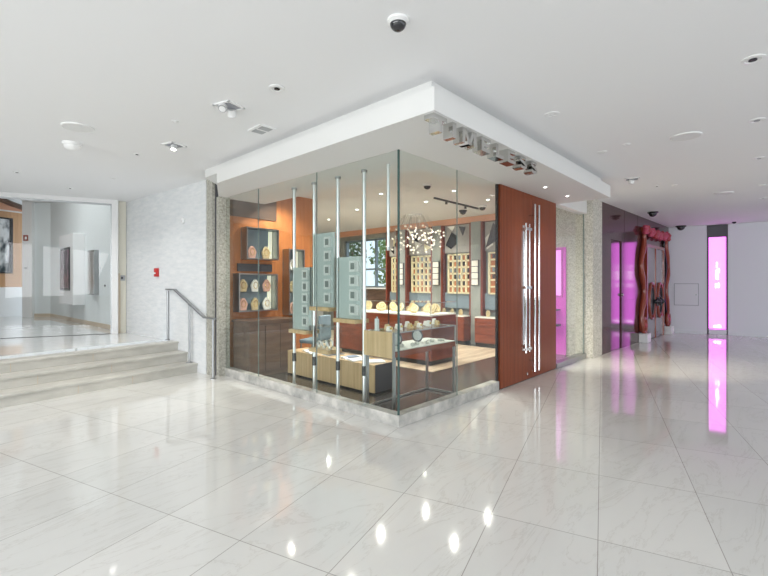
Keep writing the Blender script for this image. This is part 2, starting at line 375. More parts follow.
# wooden double door
door = sroot('door_1', 'red-brown wooden double door of the shop')
for x0, x1 in ((2.135, 3.145), (3.151, 4.16)):
    MB().box(x0, x1, -0.035, 0.035, 0.012, GT).build('door_leaf', 'wood_door_red', door, bevel=0.002)
def pull(x, z0, z1, off, r, posts):
    MB().cyl((x, -0.035 - off, z0), (x, -0.035 - off, z1), r, 16).build('pull_bar', 'chrome', door, smooth=True)
    m = MB()
    for z in posts: m.cyl((x, -0.03, z), (x, -0.035 - off, z), r*0.7, 12)
    m.build('pull_bracket', 'chrome', door, smooth=True)
pull(3.075, 0.13, 2.72, 0.09, 0.018, (0.3, 1.43, 2.55))
pull(3.225, 0.13, 2.72, 0.09, 0.018, (0.3, 1.43, 2.55))
pull(2.80, 0.45, 2.40, 0.07, 0.018, (0.55, 1.43, 2.32))
pull(2.93, 0.45, 2.40, 0.07, 0.011, (0.55, 1.43, 2.32))
MB().box(2.83, 2.91, -0.045, -0.034, 0.47, 2.38).build('pull_plate', 'chrome', door)
m = MB()
for z in (0.50, 1.43, 2.32): m.box(2.78, 3.0, -0.115, -0.095, z - 0.02, z + 0.02)
m.build('pull_clamp', 'chrome', door)
m = MB()
for x in (2.98, 3.27): m.cyl((x, -0.03, 0.10), (x, -0.05, 0.10), 0.022, 16)
m.build('floor_lock', 'chrome', door, smooth=True)

# pebble pier right of the glass and its return into the shop
pr = sroot('pier_right', 'pebble-dash pier between side glass and dark lacquer wall')
MB().box(5.70, 6.30, -0.17, 0.3, 0, CZ).build('shaft', 'pebble_pale', pr)
MB().box(5.74, 5.99, 0.3, 1.9, 0, 3.14).build('return_wall', 'pebble_pale', pr)

# dark lacquer wall with the hidden door
PW0 = Vector((6.3, -0.17)); PW1 = Vector((12.2, -0.38)); PA = math.atan2(PW1.y - PW0.y, PW1.x - PW0.x); PL = (PW1 - PW0).length
wr = sroot('wall_right', 'dark glossy lacquered wood wall', (PW0.x, PW0.y, 0), PA)
MB().box(0, 0.56, 0, 0.25, 0, CZ).build('panel', 'lacquer_wall', wr)
MB().box(0.56, 1.235, 0, 0.25, 2.46, CZ).build('panel', 'lacquer_wall', wr)
MB().box(0.56, 1.235, 0.085, 0.25, 0, 2.46).build('door_gap', 'black', wr)
MB().box(0, 0.672, 0, 0.045, 0.01, 2.45).build('door_leaf', 'lacquer_wall', wr, loc=(0.563, 0, 0), rz=radians(1.75))
MB().box(1.235, 1.30, 0.03, 0.25, 0, 2.46).build('door_gap', 'black', wr)
MB().box(1.235, 1.30, 0, 0.25, 2.46, CZ).build('panel', 'lacquer_wall', wr)
MB().box(1.30, PL + 0.02, 0, 0.25, 0, CZ).build('panel', 'lacquer_wall', wr)
m = MB()
m.box(0.0, 0.56, -0.003, 0.01, 1.095, 1.101); m.box(1.30, 2.7, -0.003, 0.01, 1.095, 1.101)
for s0 in (1.5, 2.6): m.box(s0, s0+0.006, -0.003, 0.01, 2.46, CZ)
m.build('seam', 'black', wr)
MB().cyl((1.33, 0, 1.23), (1.33, -0.035, 1.23), 0.03, 16).build('lock', 'chrome', wr, smooth=True)

# grey wall at the end of the hall
BW0 = Vector((12.2, -0.39)); BA = math.atan2(-2.25, 0.42)
wb = sroot('wall_back', 'pale grey wall at the end of the hall', (BW0.x, BW0.y, 0), BA)
MB().box(-0.3, 0.93, 0, 0.25, 0, CZ).build('panel', 'grey_paint', wb)
MB().box(1.42, 8.8, 0, 0.25, 0, CZ).build('panel', 'grey_paint', wb)
MB().box(0.93, 1.42, 0.16, 0.25, 0, CZ).build('recess', 'dark_grey', wb)
bb = sroot('baseboard_back', 'low grey skirting of the end wall', (BW0.x, BW0.y, 0), BA)
MB().box(-0.02, 0.93, -0.018, 0, 0, 0.09).build('board', 'grey_paint', bb); MB().box(1.42, 8.8, -0.018, 0, 0, 0.09).build('board', 'grey_paint', bb)

struct(MB().box(-0.635, -0.56, 7.14, 7.16, LZ, 1.70).build('trim_6', 'skirting_tan'), 'tan lower trim of the narrow beige strip')
# landing: frame of the sliding glass partition, the hall behind it
PF0 = Vector((-0.665, 7.13)); PFD = Vector((-1.70, 0.67)).normalized(); PFA = math.atan2(-PFD.y, -PFD.x)
pf = sroot('window_7', 'sliding glass partition of the landing in a white frame', (PF0.x, PF0.y, 0), PFA)
MB().box(-0.05, 0.06, -0.05, 0.07, LZ, 3.12).build('window_frame', 'white_gloss', pf)
MB().box(-5.4, 0.06, -0.05, 0.07, 3.12, CZ).build('window_frame', 'white_gloss', pf)
MB().box(-5.4, -0.05, -0.015, 0.015, 3.085, 3.12).build('track', 'steel', pf)
MB().box(-5.4, -0.05, -0.012, 0.012, LZ - 0.002, LZ + 0.006).build('track', 'dark_grey', pf)
MB().box(-0.072, -0.05, -0.02, 0.02, LZ, 3.1).build('seal', 'steel', pf)
MB().box(-5.4, -0.06, -0.005, 0.005, LZ + 0.006, 3.085).build('pane', 'clear_glass', pf)
# short return between frame and stone wall
struct(MB().prism([(-0.64, 7.16), (-0.45, 7.16), (-0.45, 7.36), (-0.64, 7.36)], 'z', LZ, CZ).build('wall_return', 'beige_paint'), 'narrow beige wall strip beside the stone wall')
struct(MB().prism([(0.4, 7.2), (0.4, 7.24), (-0.6, 7.24), (-6.5, 9.56), (-6.5, 9.52), (-0.6, 7.2)], 'z', CZ, 5.2).build('wall_header', 'white_paint'), 'wall above the landing partition')
struct(MB().box(-9.2, 0.6, 7.02, 15.2, 5.0, 5.15).build('ceiling_landing', 'white_paint'), 'high white ceiling behind the landing glass')
def wallseg(name, a, b, z0, z1, t, mt, label):
    a, b = Vector(a), Vector(b); d = b - a
    return struct(MB().box(0, d.length, 0, t, z0, z1).build(name, mt, loc=(a.x, a.y, 0), rz=math.atan2(d.y, d.x)), label)
W2A = (-0.653, 13.67); W2B = (-0.46, 7.2)
wallseg('wall_landing', W2A, W2B, LZ, 5.0, 0.2, 'pale_blue_paint', 'pale wall inside the landing glass')
wallseg('baseboard_landing', (W2A[0]-0.015, W2A[1]), (W2B[0]-0.015, W2B[1]), LZ, LZ+0.1, 0.02, 'skirting_tan', 'tan skirting of the landing wall')
wallseg('wall_landing_end', (-1.06, 13.98), (-0.65, 13.60), LZ, 5.0, 0.2, 'pale_blue_paint', 'pale end wall beside the white column')
wallseg('baseboard_landing_end', (-1.07, 13.96), (-0.66, 13.58), LZ, LZ+0.1, 0.02, 'skirting_tan', 'tan skirting of the landing end wall')
colu = struct(MB().box(0, 0.30, 0, 0.35, LZ, 4.35).build('column', 'white_gloss', loc=(-1.27, 14.06, 0), rz=radians(-47)), 'white square column in the far hall')
wallseg('wall_far', (-4.9, 13.6), (-1.05, 14.9), LZ, 1.37, 0.2, 'white_gloss', 'white lower wall of the far hall')
wallseg('wall_far_wood', (-4.9, 13.62), (-1.05, 14.92), 1.37, 3.72, 0.2, 'wood_far', 'wood panelled upper wall of the far hall')
wallseg('wall_far_upper', (-4.9, 13.64), (-1.05, 14.94), 3.72, 5.0, 0.2, 'white_gloss', 'white upper wall and soffit of the far hall')
FA = math.atan2(1.3, 3.85)
struct(MB().prism([(0.5, 4.52), (1.5, 4.47), (2.4, 4.35), (3.1, 4.17), (3.6, 4.00), (4.06, 3.88), (4.06, 3.80), (3.6, 3.91), (3.1, 4.07), (2.4, 4.24), (1.5, 4.36), (0.5, 4.41)], 'y', -0.30, -0.01).build('trim_5', 'wood_umber', loc=(-4.9, 13.64, 0), rz=FA), 'curved dark wood cornice of the far hall')
struct(MB().prism([(0.5, 4.40), (1.5, 4.35), (2.4, 4.23), (3.1, 4.06), (3.6, 3.90), (4.06, 3.79), (4.06, 3.77), (0.5, 3.77)], 'y', -0.06, -0.01).build('trim_7', 'copper', loc=(-4.9, 13.64, 0), rz=FA), 'reddish band below the curved cornice')
struct(MB().prism([(-1.30, 13.95), (-1.02, 14.2), (-0.50, 13.75), (-0.655, 13.40)], 'z', 3.97, 5.0).build('beam', 'white_gloss'), 'white beam between the far column and the landing wall')
# west end of the landing
ww = sroot('wall_west', 'dark wood wall at the far left end of the landing')
MB().box(-6.4, -6.2, 3.9, 15.2, 0, 5.0).build('panel', 'wood_umber', ww)
# glazed south and west fronts behind the camera
for nm, lab, f in (('window_9', 'glazed street front behind the viewpoint', 'x'), ('window_10', 'glazed west front behind the viewpoint', 'y')):
    w = sroot(nm, lab); m = MB()
    for k in range(-9, 15, 2):
        if f == 'x': m.box(k, k + 0.55, -9.15, -8.9, 0, CZ)
        elif k < 4: m.box(-9.15, -8.95, k, k + 0.35, 0, CZ)
    m.build('mullion', 'grey_stone', w)

# ------------------------------------------------------------------ shop sign
sign = thing('shop_sign', 'polished chrome block letters reading TIMELESS hung under the canopy', 'sign', (-0.545, -0.85, 2.755))
LH, LWD, LD, TH = 0.135, 0.19, 0.10, 0.047
def letter(ch, x):
    m = MB(); w, h, t = LWD, LH, TH
    if ch == 'T': m.box(0, w, 0, LD, h - t*0.8, h); m.box(w/2 - t*0.6, w/2 + t*0.6, 0, LD, 0, h - t*0.8)
    if ch == 'I': m.box(0, t*1.2, 0, LD, 0, h)
    if ch == 'M':
        w *= 1.25
        m.box(0, t, 0, LD, 0, h); m.box(w - t, w, 0, LD, 0, h)
        m.prism([(t*0.4, h), (t*1.4, h), (w/2 + t*0.5, 0), (w/2 - t*0.5, 0)], 'y', 0.001, LD - 0.001)
        m.prism([(w - t*1.4, h), (w - t*0.4, h), (w/2 + t*0.5, 0), (w/2 - t*0.5, 0)], 'y', 0.0015, LD - 0.0015)
    if ch == 'E':
        m.box(0, t, 0, LD, 0, h)
        for z, ww_ in ((0, w*0.9), (h/2 - t*0.35, w*0.8), (h - t*0.7, w*0.9)): m.box(t, ww_, 0, LD, z, z + t*0.7)
    if ch == 'L': m.box(0, t, 0, LD, 0, h); m.box(t, w*0.85, 0, LD, 0, t*0.75)
    if ch == 'S':
        pts = []; r = h/4
        cx = w*0.45; a = w*0.36; q = t*0.35
        for k in range(0, 13): an = radians(30 + k*20); pts.append((cx + a*cos(an), h*0.72 + (r - q*0.6)*sin(an)))
        for k in range(1, 13): an = radians(90 - k*20); pts.append((cx + a*cos(an), h*0.28 + (r - q*0.6)*sin(an)))
        L_, R_ = [], []
        for i, p in enumerate(pts):
            p0, p1 = pts[max(i-1, 0)], pts[min(i+1, len(pts)-1)]; dx, dz = p1[0]-p0[0], p1[1]-p0[1]; l = math.hypot(dx, dz) or 1
            L_.append((p[0] - dz/l*q, p[1] + dx/l*q)); R_.append((p[0] + dz/l*q, p[1] - dx/l*q))
        for i in range(len(pts)-1): m.prism([L_[i], L_[i+1], R_[i+1], R_[i]], 'y', 0, LD)
    o = m.build('letter', 'mirror_steel', sign); o.location.x = x
    return o
for ch, x in zip('TIMELESS', (0.0, 0.275, 0.43, 0.76, 1.04, 1.29, 1.57, 1.85)): letter(ch, x)

# ------------------------------------------------------------------ handrail
hr = thing('handrail', 'brushed steel handrail on three posts beside the steps', 'handrail', (-0.27, 3.6, 0))
for (dx, y, z0, z1) in ((0.0, 0.0, 0, 0.93), (-0.02, 0.83, LZ/3, 1.14), (-0.04, 1.70, LZ, 1.36)):
    p = MB().cyl((dx, y, z0), (dx, y, z1), 0.019, 14).build('post', 'steel', hr, smooth=True)
    MB().lathe([(0.05, 0), (0.05, 0.008), (0.022, 0.02)], (dx, y, z0)).build('base_plate', 'steel', p, smooth=True)
MB().tube([(0.0, -0.06, 0.945), (0.0, 0.30, 0.945), (-0.03, 1.42, 1.385), (-0.04, 1.76, 1.385)], 0.02, sq=(0.026, 0.011)).build('rail', 'steel', hr)

# ------------------------------------------------------------------ things on the stone wall and the landing
def on_wall(A, D, s, d):  # point at distance s along a wall, d out of it
    n = Vector((-D.y, D.x)); return A + D*s + n*d
wd_ = WD.normalized()
def wallpoint(px_s): return WA + wd_*px_s
a = thing('fire_alarm', 'small red fire alarm pull station on the white stone wall', 'fire alarm', (*on_wall(WA, wd_, 1.72, 0.0), 1.62), WR)
MB().box(-0.055, 0.055, 0, 0.05, 0, 0.16).build('housing', 'alarm_red', a, bevel=0.006)
MB().box(-0.03, 0.03, 0.05, 0.062, 0.05, 0.08).build('pull_handle', 'white_gloss', a)
a = thing('motion_sensor', 'small white sensor high on the stone wall', 'sensor', (*on_wall(WA, wd_, 0.72, 0.0), 2.54), WR)
MB().box(-0.035, 0.035, 0, 0.04, 0, 0.10).build('housing', 'white_gloss', a, bevel=0.008)
MB().box(-0.02, 0.02, 0.04, 0.045, 0.02, 0.05).build('lens', 'speaker_mesh', a)

a = thing('switch_plate', 'grey switch plate on the beige strip beside the landing glass', 'switch', (-0.53, 7.16, 1.60), 0)
MB().box(-0.06, 0.06, -0.012, 0.003, -0.05, 0.06).build('plate', 'steel', a); MB().box(-0.02, 0.02, -0.018, -0.012, -0.02, 0.03).build('button', 'dark_grey', a)

W2D = (Vector(W2B) - Vector(W2A)).normalized(); W2R = math.atan2(W2D.y, W2D.x)
def on_w2(y): t = (W2A[1] - y)/(W2A[1] - W2B[1]); return (W2A[0] + (W2B[0] - W2A[0])*t, y)
p = on_w2(10.62)
a = thing('display_case', 'white wall-hung box with a dark framed poster inside', 'display case', (p[0], p[1], 0.95), W2R)
MB().box(-0.72, 0.60, -0.26, 0, 0, 1.80).build('box', 'white_gloss', a, bevel=0.01)
MB().box(-0.58, 0.36, -0.275, -0.26, 0.36, 1.46).build('picture_frame', 'black', a)
MB().box(-0.53, 0.31, -0.282, -0.275, 0.42, 1.40).build('picture', 'poster_print', a)
p = on_w2(9.18)
a = thing('wall_vent', 'grey metal louvre panel on the landing wall', 'vent', (p[0], p[1], 1.22), W2R)
MB().box(-0.26, 0.26, -0.09, 0, 0, 1.06).build('housing', 'steel', a)
m = MB()
for k in range(20): m.box(-0.22, 0.22, -0.105, -0.09, 0.03 + k*0.05, 0.055 + k*0.05)
m.build('louvre', 'aluminium', a)
p = on_w2(8.45)
a = thing('door_button', 'tiny round button on the landing wall beside the frame', 'button', (p[0], p[1], 1.44), W2R)
MB().cyl((0, 0, 0), (0, -0.02, 0), 0.022, 14).build('button_cap', 'dark_grey', a, smooth=True)
# sign plate and intercom on the column
CA = radians(-47)
a = thing('room_sign', 'small dark square sign on the white column', 'sign', (-1.27 + 0.10*cos(CA), 14.06 + 0.10*sin(CA), 2.88), CA)
MB().box(-0.05, 0.09, -0.02, 0.0, -0.10, 0.08).build('plate', 'carved_red', a); MB().box(0.0, 0.06, -0.025, -0.02, -0.05, 0.03).build('mark', 'white_gloss', a)
a = thing('intercom', 'grey intercom plate lower on the white column', 'intercom', (-1.27 + 0.14*cos(CA), 14.06 + 0.14*sin(CA), 1.75), CA)
MB().box(-0.07, 0.07, -0.02, 0, 0, 0.55).build('plate', 'white_gloss', a); MB().cyl((0, -0.02, 0.2), (0, -0.035, 0.2), 0.025).build('button', 'dark_grey', a, smooth=True)
FD = Vector((3.85, 1.3)).normalized(); FR = math.atan2(FD.y, FD.x)
a = thing('landscape_picture', 'black framed black and white tree picture on the wood wall', 'picture', (-1.424, 14.774, 1.80), FR)
MB().box(-1.55, 0, -0.06, 0, 0, 1.72).build('picture_frame', 'black', a); MB().box(-1.50, -0.10, -0.066, -0.06, 0.05, 1.67).build('picture', 'artwork_print', a)

# ------------------------------------------------------------------ light box, hatch, ornate door at the end of the hall
a = thing('light_box', 'tall glowing pink light box recessed in the grey wall', 'light box', (BW0.x, BW0.y, 0), BA)
MB().box(0.935, 0.975, -0.01, 0.15, 0.05, 3.19).build('frame', 'dark_grey', a); MB().box(1.385, 1.415, -0.01, 0.15, 0.05, 3.19).build('frame', 'dark_grey', a)
MB().box(0.975, 1.385, 0.0, 0.15, 2.84, 3.19).build('top_panel', 'dark_grey', a)
MB().box(0.985, 1.375, 0.06, 0.15, 0.16, 2.84).build('lit_panel', 'pink_light', a)
MB().box(0.975, 1.385, -0.01, 0.15, 0.0, 0.14).build('sill', 'grey_paint', a)
for x, z, wx, hh in ((1.17, 1.95, 0.014, 0.16), (1.155, 1.62, 0.014, 0.26), (1.19, 1.60, 0.014, 0.30), (1.21, 1.36, 0.014, 0.14), (1.145, 1.36, 0.012, 0.12), (1.215, 1.80, 0.012, 0.12), (1.125, 0.20, 0.025, 0.06), (1.22, 0.20, 0.04, 0.07)):
    MB().box(x - wx, x + wx, 0.05, 0.06, z, z + hh).build('marking', 'pink_mark', a)
a = thing('access_hatch', 'flush rectangular access hatch low on the grey wall', 'hatch', (BW0.x, BW0.y, 0), BA)
MB().box(0.14, 0.72, -0.012, 0, 0.84, 1.47).build('door', 'grey_paint', a)
m = MB(); m.box(0.125, 0.735, -0.006, 0, 0.825, 0.84); m.box(0.125, 0.735, -0.006, 0, 1.47, 1.485); m.box(0.125, 0.14, -0.006, 0, 0.84, 1.47); m.box(0.72, 0.735, -0.006, 0, 0.84, 1.47)
m.build('frame', 'seam_grey', a); MB().cyl((0.67, -0.012, 1.15), (0.67, -0.024, 1.15), 0.02).build('lock', 'steel', a, smooth=True)

od = sroot('door_2', 'grey double door inside the ornate frame', (PW0.x, PW0.y, 0), PA)
for k, (s0, s1) in enumerate(((3.22, 4.05), (4.09, 4.92))):
    lf = MB().box(s0, s1, -0.05, 0.0, 0.02, 2.44).build('door_leaf', 'door_grey', od)
    c = (s0 + s1)/2
    MB().torus((c, -0.075, 1.02), (1, 0, 0), (0, 0, 1), 0.30, 0.47, 0.04, 40, 8).build('oval_ring', 'carved_red', lf, smooth=True)
    MB().torus((c, -0.075, 1.02), (1, 0, 0), (0, 0, 1), 0.21, 0.37, 0.018, 40, 8).build('oval_ring', 'dark_metal', lf, smooth=True)
    hx = s1 - 0.14 if k == 0 else s0 + 0.14
    hm = MB(); hm.sphere((hx, -0.16, 1.0), 0.085); hm.cyl((hx - 0.22, -0.15, 1.0), (hx + 0.22, -0.15, 1.0), 0.03); hm.cyl((hx, -0.05, 1.0), (hx, -0.15, 1.0), 0.035)
    for q in (-0.2, 0.2): hm.sphere((hx + q, -0.15, 1.0), 0.055)
    hm.cyl((hx, -0.15, 0.88), (hx, -0.15, 1.12), 0.025)
    hm.build('door_handle', 'black', lf, smooth=True)
m = MB(); m.box(3.14, 3.22, -0.08, 0, 0, 2.52); m.box(4.92, 5.0, -0.08, 0, 0, 2.52); m.box(3.22, 4.92, -0.08, 0, 2.44, 2.52); m.box(4.05, 4.09, -0.08, -0.02, 0, 2.44)
m.build('door_frame', 'carved_red', od)

sr = thing('door_surround', 'carved red wavy door surround with a garland of pink rosettes', 'door surround', (PW0.x, PW0.y, 0), PA)
for side, sx in ((1, 2.84), (-1, 5.44)):
    pts, rad = [], []
    for k in range(41):
        z = 0.30 + k/40*2.62
        f = k/40
        off = 0.15*sin(2*pi*(f*1.9 + 0.05)) * (0.7 + 0.3*f)
        pts.append((sx - side*off, -0.05, z)); rad.append(0.062 + 0.010*cos(2*pi*f*3.8))
    po = MB().tube(pts, rad, 12).build('carved_post', 'carved_red', sr, smooth=True)
    MB().tube([(p[0] + side*0.13, -0.03, p[2]) for p in pts], 0.028, 8).build('inner_moulding', 'black', po, smooth=True)
    MB().torus((sx + side*0.02, -0.08, 0.42), (1, 0, 0), (0, 0, 1), 0.12, 0.18, 0.05, 28, 8).build('scroll', 'carved_red', po, smooth=True)
    MB().sphere((sx + side*0.02, -0.08, 0.42), 0.075).build('rosette', 'rosette_red', po, smooth=True)
    MB().box(sx - 0.16, sx + 0.16, -0.20, 0.0, 0, 0.22).build('base_block', 'white_gloss', sr, bevel=0.01)
for k in range(11):
    f = k/10; s = 2.92 + f*2.44; z = 2.86 - 0.05*sin(pi*f) + 0.05*(k % 2)
    r = 0.125 if k % 2 == 0 else 0.10
    m = MB(); m.sphere((s, -0.09, z), r*0.62)
    for q in range(6): m.sphere((s + r*0.62*cos(q*pi/3 + k), -0.09 - 0.02*(q % 2), z + r*0.62*sin(q*pi/3 + k)), r*0.45)
    m.build('rosette', 'rosette_pink' if k % 3 != 1 else 'rosette_red', sr, smooth=True)
MB().tube([(2.86 + i/20*2.56, -0.05, 2.88 - 0.05*sin(pi*i/20)) for i in range(21)], 0.05, 10).build('top_rail', 'carved_red', sr, smooth=True)

# ------------------------------------------------------------------ ceiling fittings of the hall
def downlight(x, y, label, r=0.055, lit='lamp_dim', z=CZ, cat='ceiling light', grp='downlights in the hall ceiling', name='downlight'):
    t = thing(name, label, cat, (x, y, z), 0, grp)
    m = MB(); n = 24; V = []
    for (rr, zz) in ((r, 0), (r*1.0, -0.006), (r*0.66, -0.010), (r*0.62, 0.0)): V.append((rr, zz))
    m.lathe([(r, 0.0), (r, -0.006), (r*0.7, -0.010), (r*0.66, -0.004)], n=n); m.build('trim_ring', 'white_gloss', t, smooth=True)
    MB().cyl((0, 0, -0.006), (0, 0, -0.0115), r*0.36, 18).build('lens', lit, t, smooth=True)
    return t
downlight(-1.273, 0.30, 'round downlight with dark centre left of the canopy', 0.07, 'black')
downlight(-1.569, 1.743, 'small ceiling disc beside the square spotlight', 0.035, 'white_gloss')
downlight(-1.444, 3.307, 'small dark downlight between dome detector and stone wall', 0.045, 'black')
downlight(-1.263, 5.018, 'small ceiling disc near the top of the stone wall', 0.04, 'speaker_mesh')
downlight(-2.377, 5.667, 'leftmost downlight, above the landing floor', 0.05, 'black')
downlight(-1.562, 6.419, 'small downlight next to the landing partition', 0.05, 'black')
downlight(0.907, -2.769, 'downlight with dark centre near the right edge, nearest of its row', 0.075, 'black')
downlight(2.544, -2.739, 'second downlight of the row along the right edge', 0.07, 'steel')
downlight(0.932, -1.233, 'round downlight above the canopy, right of its corner', 0.07, 'speaker_mesh')
downlight(2.627, -1.216, 'downlight in front of the right end of the canopy', 0.06, 'speaker_mesh')
downlight(2.488, -1.539, 'small flat disc beside the round speaker', 0.045, 'white_gloss')
downlight(5.39, -1.322, 'small downlight beyond the lit spotlight', 0.04, 'black')
downlight(5.513, -1.568, 'small downlight right of the lit spotlight', 0.055, 'speaker_mesh')
downlight(4.366, -2.70, 'third downlight of the row along the right edge', 0.065, 'steel')
downlight(6.538, -2.675, 'fourth downlight of the row along the right edge', 0.06, 'speaker_mesh')
downlight(8.07, -2.65, 'farthest downlight of the row along the right edge', 0.06, 'steel')
for x, y, lab in ((2.75, -0.42, 'lit downlight under the canopy above the wooden door'), (3.62, -0.42, 'lit downlight under the right end of the canopy')):
    downlight(x, y, lab, 0.045, 'lamp_glow', SZ, grp='downlights under the canopy')

def round_speaker(x, y, r, label):
    t = thing('ceiling_speaker', label, 'speaker', (x, y, CZ))
    MB().lathe([(r, 0), (r, -0.012), (r*0.92, -0.016), (r*0.9, -0.010)], n=40).build('trim_ring', 'white_gloss', t, smooth=True)
    MB().cyl((0, 0, -0.004), (0, 0, -0.014), r*0.89, 40).build('grille', 'speaker_mesh', t)
round_speaker(-2.217, 2.70, 0.155, 'round white flush speaker in the ceiling above the steps')
round_speaker(2.632, -2.116, 0.155, 'round white flush speaker in the ceiling right of the canopy')
round_speaker(6.93, -2.125, 0.15, 'distant round flush speaker in the ceiling near the grey wall')
t = thing('smoke_detector', 'white domed smoke detector beside the round speaker above the steps', 'smoke detector', (-2.133, 3.396, CZ))
MB().lathe([(0.10, 0), (0.10, -0.03), (0.085, -0.035)], n=30).build('base', 'white_gloss', t, smooth=True)
MB().lathe([(0.085, -0.035), (0.08, -0.06), (0.05, -0.085), (0.01, -0.092)], n=30).build('dome', 'white_gloss', t, smooth=True)

def camera_dome(x, y, z, r, label, base='white_gloss', name='dome_camera'):
    t = thing(name, label, 'security camera', (x, y, z))
    MB().lathe([(r*1.35, 0), (r*1.35, -r*0.25), (r*1.05, -r*0.45)], n=32).build('base', base, t, smooth=True)
    prof = [(r*cos(q*pi/16), -r*0.42 - r*0.95*sin(q*pi/16)) for q in range(0, 9)]
    d = MB().lathe(prof, n=32).build('dome', 'black_dome', t, smooth=True)
    MB().lathe([(r*1.04, -r*0.36), (r*1.04, -r*0.5), (r*0.98, -r*0.52)], n=32).build('collar', 'white_gloss' if base != 'black' else 'black', d, smooth=True)
    return t
camera_dome(-1.289, -1.11, CZ, 0.053, 'white and black dome camera at the top of the picture')
camera_dome(8.54, -0.66, CZ, 0.085, 'black dome camera above the ornate door surround', 'black')
camera_dome(12.0, -0.72, CZ, 0.10, 'black dome camera by the grey wall, left of the light box', 'black')
t = thing('ceiling_sensor', 'tiny black sensor on the ceiling above the light box', 'sensor', (12.0, -1.95, CZ))
MB().lathe([(0.05, 0), (0.05, -0.03), (0.02, -0.05)], n=20).build('housing', 'black', t, smooth=True)

def square_spot(x, y, label, rz, heads, lit):
    t = thing('spotlight', label, 'spotlight', (x, y, CZ), rz)
    m = MB(); s = 0.105
    m.box(-s, s, -s, -s + 0.02, -0.012, 0); m.box(-s, s, s - 0.02, s, -0.012, 0); m.box(-s, -s + 0.02, -s, s, -0.012, 0); m.box(s - 0.02, s, -s, s, -0.012, 0)
    m.build('trim_frame', 'white_gloss', t)
    MB().box(-s + 0.02, s - 0.02, -s + 0.02, s - 0.02, -0.004, 0).build('well', 'seam_grey', t)
    for (hx, hy, dx, dy) in heads:
        a0 = Vector((hx, hy, -0.01)); a1 = Vector((hx + dx*0.6, hy + dy*0.6, -0.055))
        h = MB().cyl(a0, a1, 0.036, 18, 0.042).build('lamp_head', 'white_gloss', t, smooth=True)
        d = (a1 - a0).normalized()
        MB().cyl(a1, a1 + d*0.004, 0.033, 18).build('lens', lit, h, smooth=True)
        MB().torus(a1, d.orthogonal(), d.cross(d.orthogonal()), 0.034, 0.034, 0.006, 20, 6).build('rim', 'steel', h, smooth=True)
square_spot(-1.371, 0.967, 'white spotlight with two swivelling heads above the shop front', radians(16), ((-0.05, 0.02, -0.05, -0.03), (0.05, 0.02, 0.06, 0.05)), 'speaker_mesh')
square_spot(-1.261, 2.565, 'square spotlight with a glowing lamp nearer the stone wall', radians(16), ((0.0, 0.0, -0.02, -0.01),), 'lamp_glow')
square_spot(4.522, -1.13, 'lit square spotlight beyond the end of the canopy', radians(16), ((0.0, 0.0, 0.04, 0.02),), 'lamp_glow')
t = thing('air_vent', 'white rectangular vent with two dark openings beside the canopy', 'vent', (-0.822, 1.282, CZ), radians(0))
MB().box(-0.10, 0.10, -0.13, 0.13, -0.014, 0).build('plate', 'white_gloss', t)
for y in (-0.065, 0.065): MB().box(-0.065, 0.065, y - 0.045, y + 0.045, -0.018, -0.014).build('opening', 'steel', t)

def spot(name, loc, watts, color, size=110, blend=0.7, rad=0.05, target=None):
    d = bpy.data.lights.new(name, 'SPOT'); d.energy = watts; d.color = color; d.spot_size = radians(size); d.spot_blend = blend; d.shadow_soft_size = rad
    o = bpy.data.objects.new(name, d); COL.objects.link(o); o.location = loc
    if target: o.rotation_euler = (Vector(target) - Vector(loc)).to_track_quat('-Z', 'Y').to_euler()
    return o
spot('spotlight_lamp', (4.57, -1.11, 3.08), 280, (1.0, 0.88, 0.66), 60, 0.8, 0.04, (6.0, -1.3, 0))
spot('spotlight_lamp', (-1.28, 2.55, 3.08), 30, (1.0, 0.93, 0.8), 80, 0.9, 0.04, (-1.4, 2.5, 0))
for x, y in ((-2.38, 5.67), (-1.56, 6.42), (-1.26, 5.02), (-3.4, 4.6), (-1.44, 3.31), (-3.6, 2.6), (-5.2, 3.6), (-1.27, 0.30)): spot('downlight_lamp', (x, y, 3.15), 38, (1.0, 0.97, 0.93), 125, 0.9, 0.05)
for x in (2.75, 3.62): spot('downlight_lamp', (x, -0.42, SZ - 0.03), 20, (1.0, 0.9, 0.75), 100, 0.9, 0.04)

# ------------------------------------------------------------------ inside the shop: ceiling
for k, (x, y, lab) in enumerate(((3.533, 2.327, 'bright shop downlight seen left of the glass joint'), (3.052, 1.34, 'bright shop downlight seen at the glass joint'), (4.196, 1.308, 'bright shop downlight nearest the wooden door'),
        (3.236, 4.024, 'shop downlight behind the display poles, warm and bright'), (2.357, 2.465, 'shop downlight just left of the glass corner'), (3.781, 5.641, 'shop downlight deepest in the shop, behind the poles'))):
    downlight(x, y, lab, 0.065, 'lamp_glow_cool', 3.14, grp='downlights in the shop ceiling')
    spot('downlight_lamp', (x, y, 3.10), 175, (1.0, 0.96, 0.88), 150, 0.9, 0.025)
for x, y in ((4.9, 3.4), (5.0, 5.4), (2.6, 6.6), (1.1, 1.9), (1.0, 3.3)):
    spot('downlight_lamp', (x, y, 3.10), 125, (1.0, 0.94, 0.84), 140, 0.9, 0.025)
    
camera_dome(2.36, 1.41, 3.14, 0.06, 'white dome camera on the shop ceiling near the glass corner')
camera_dome(4.95, 2.36, 3.14, 0.07, 'black dome camera on the shop ceiling, left of a white one', 'black')
camera_dome(4.75, 1.75, 3.14, 0.07, 'white dome camera on the shop ceiling near the back wall')
t = thing('light_track', 'thin dark lighting track on the shop ceiling', 'light track', (3.3, 1.95, 3.14), 0)
MB().box(0, 1.6, -0.02, 0.02, -0.03, 0).build('rail', 'dark_grey', t)
for x in (0.4, 1.1): MB().cyl((x, 0, -0.03), (x, 0, -0.08), 0.025).build('fitting', 'dark_grey', t, smooth=True)

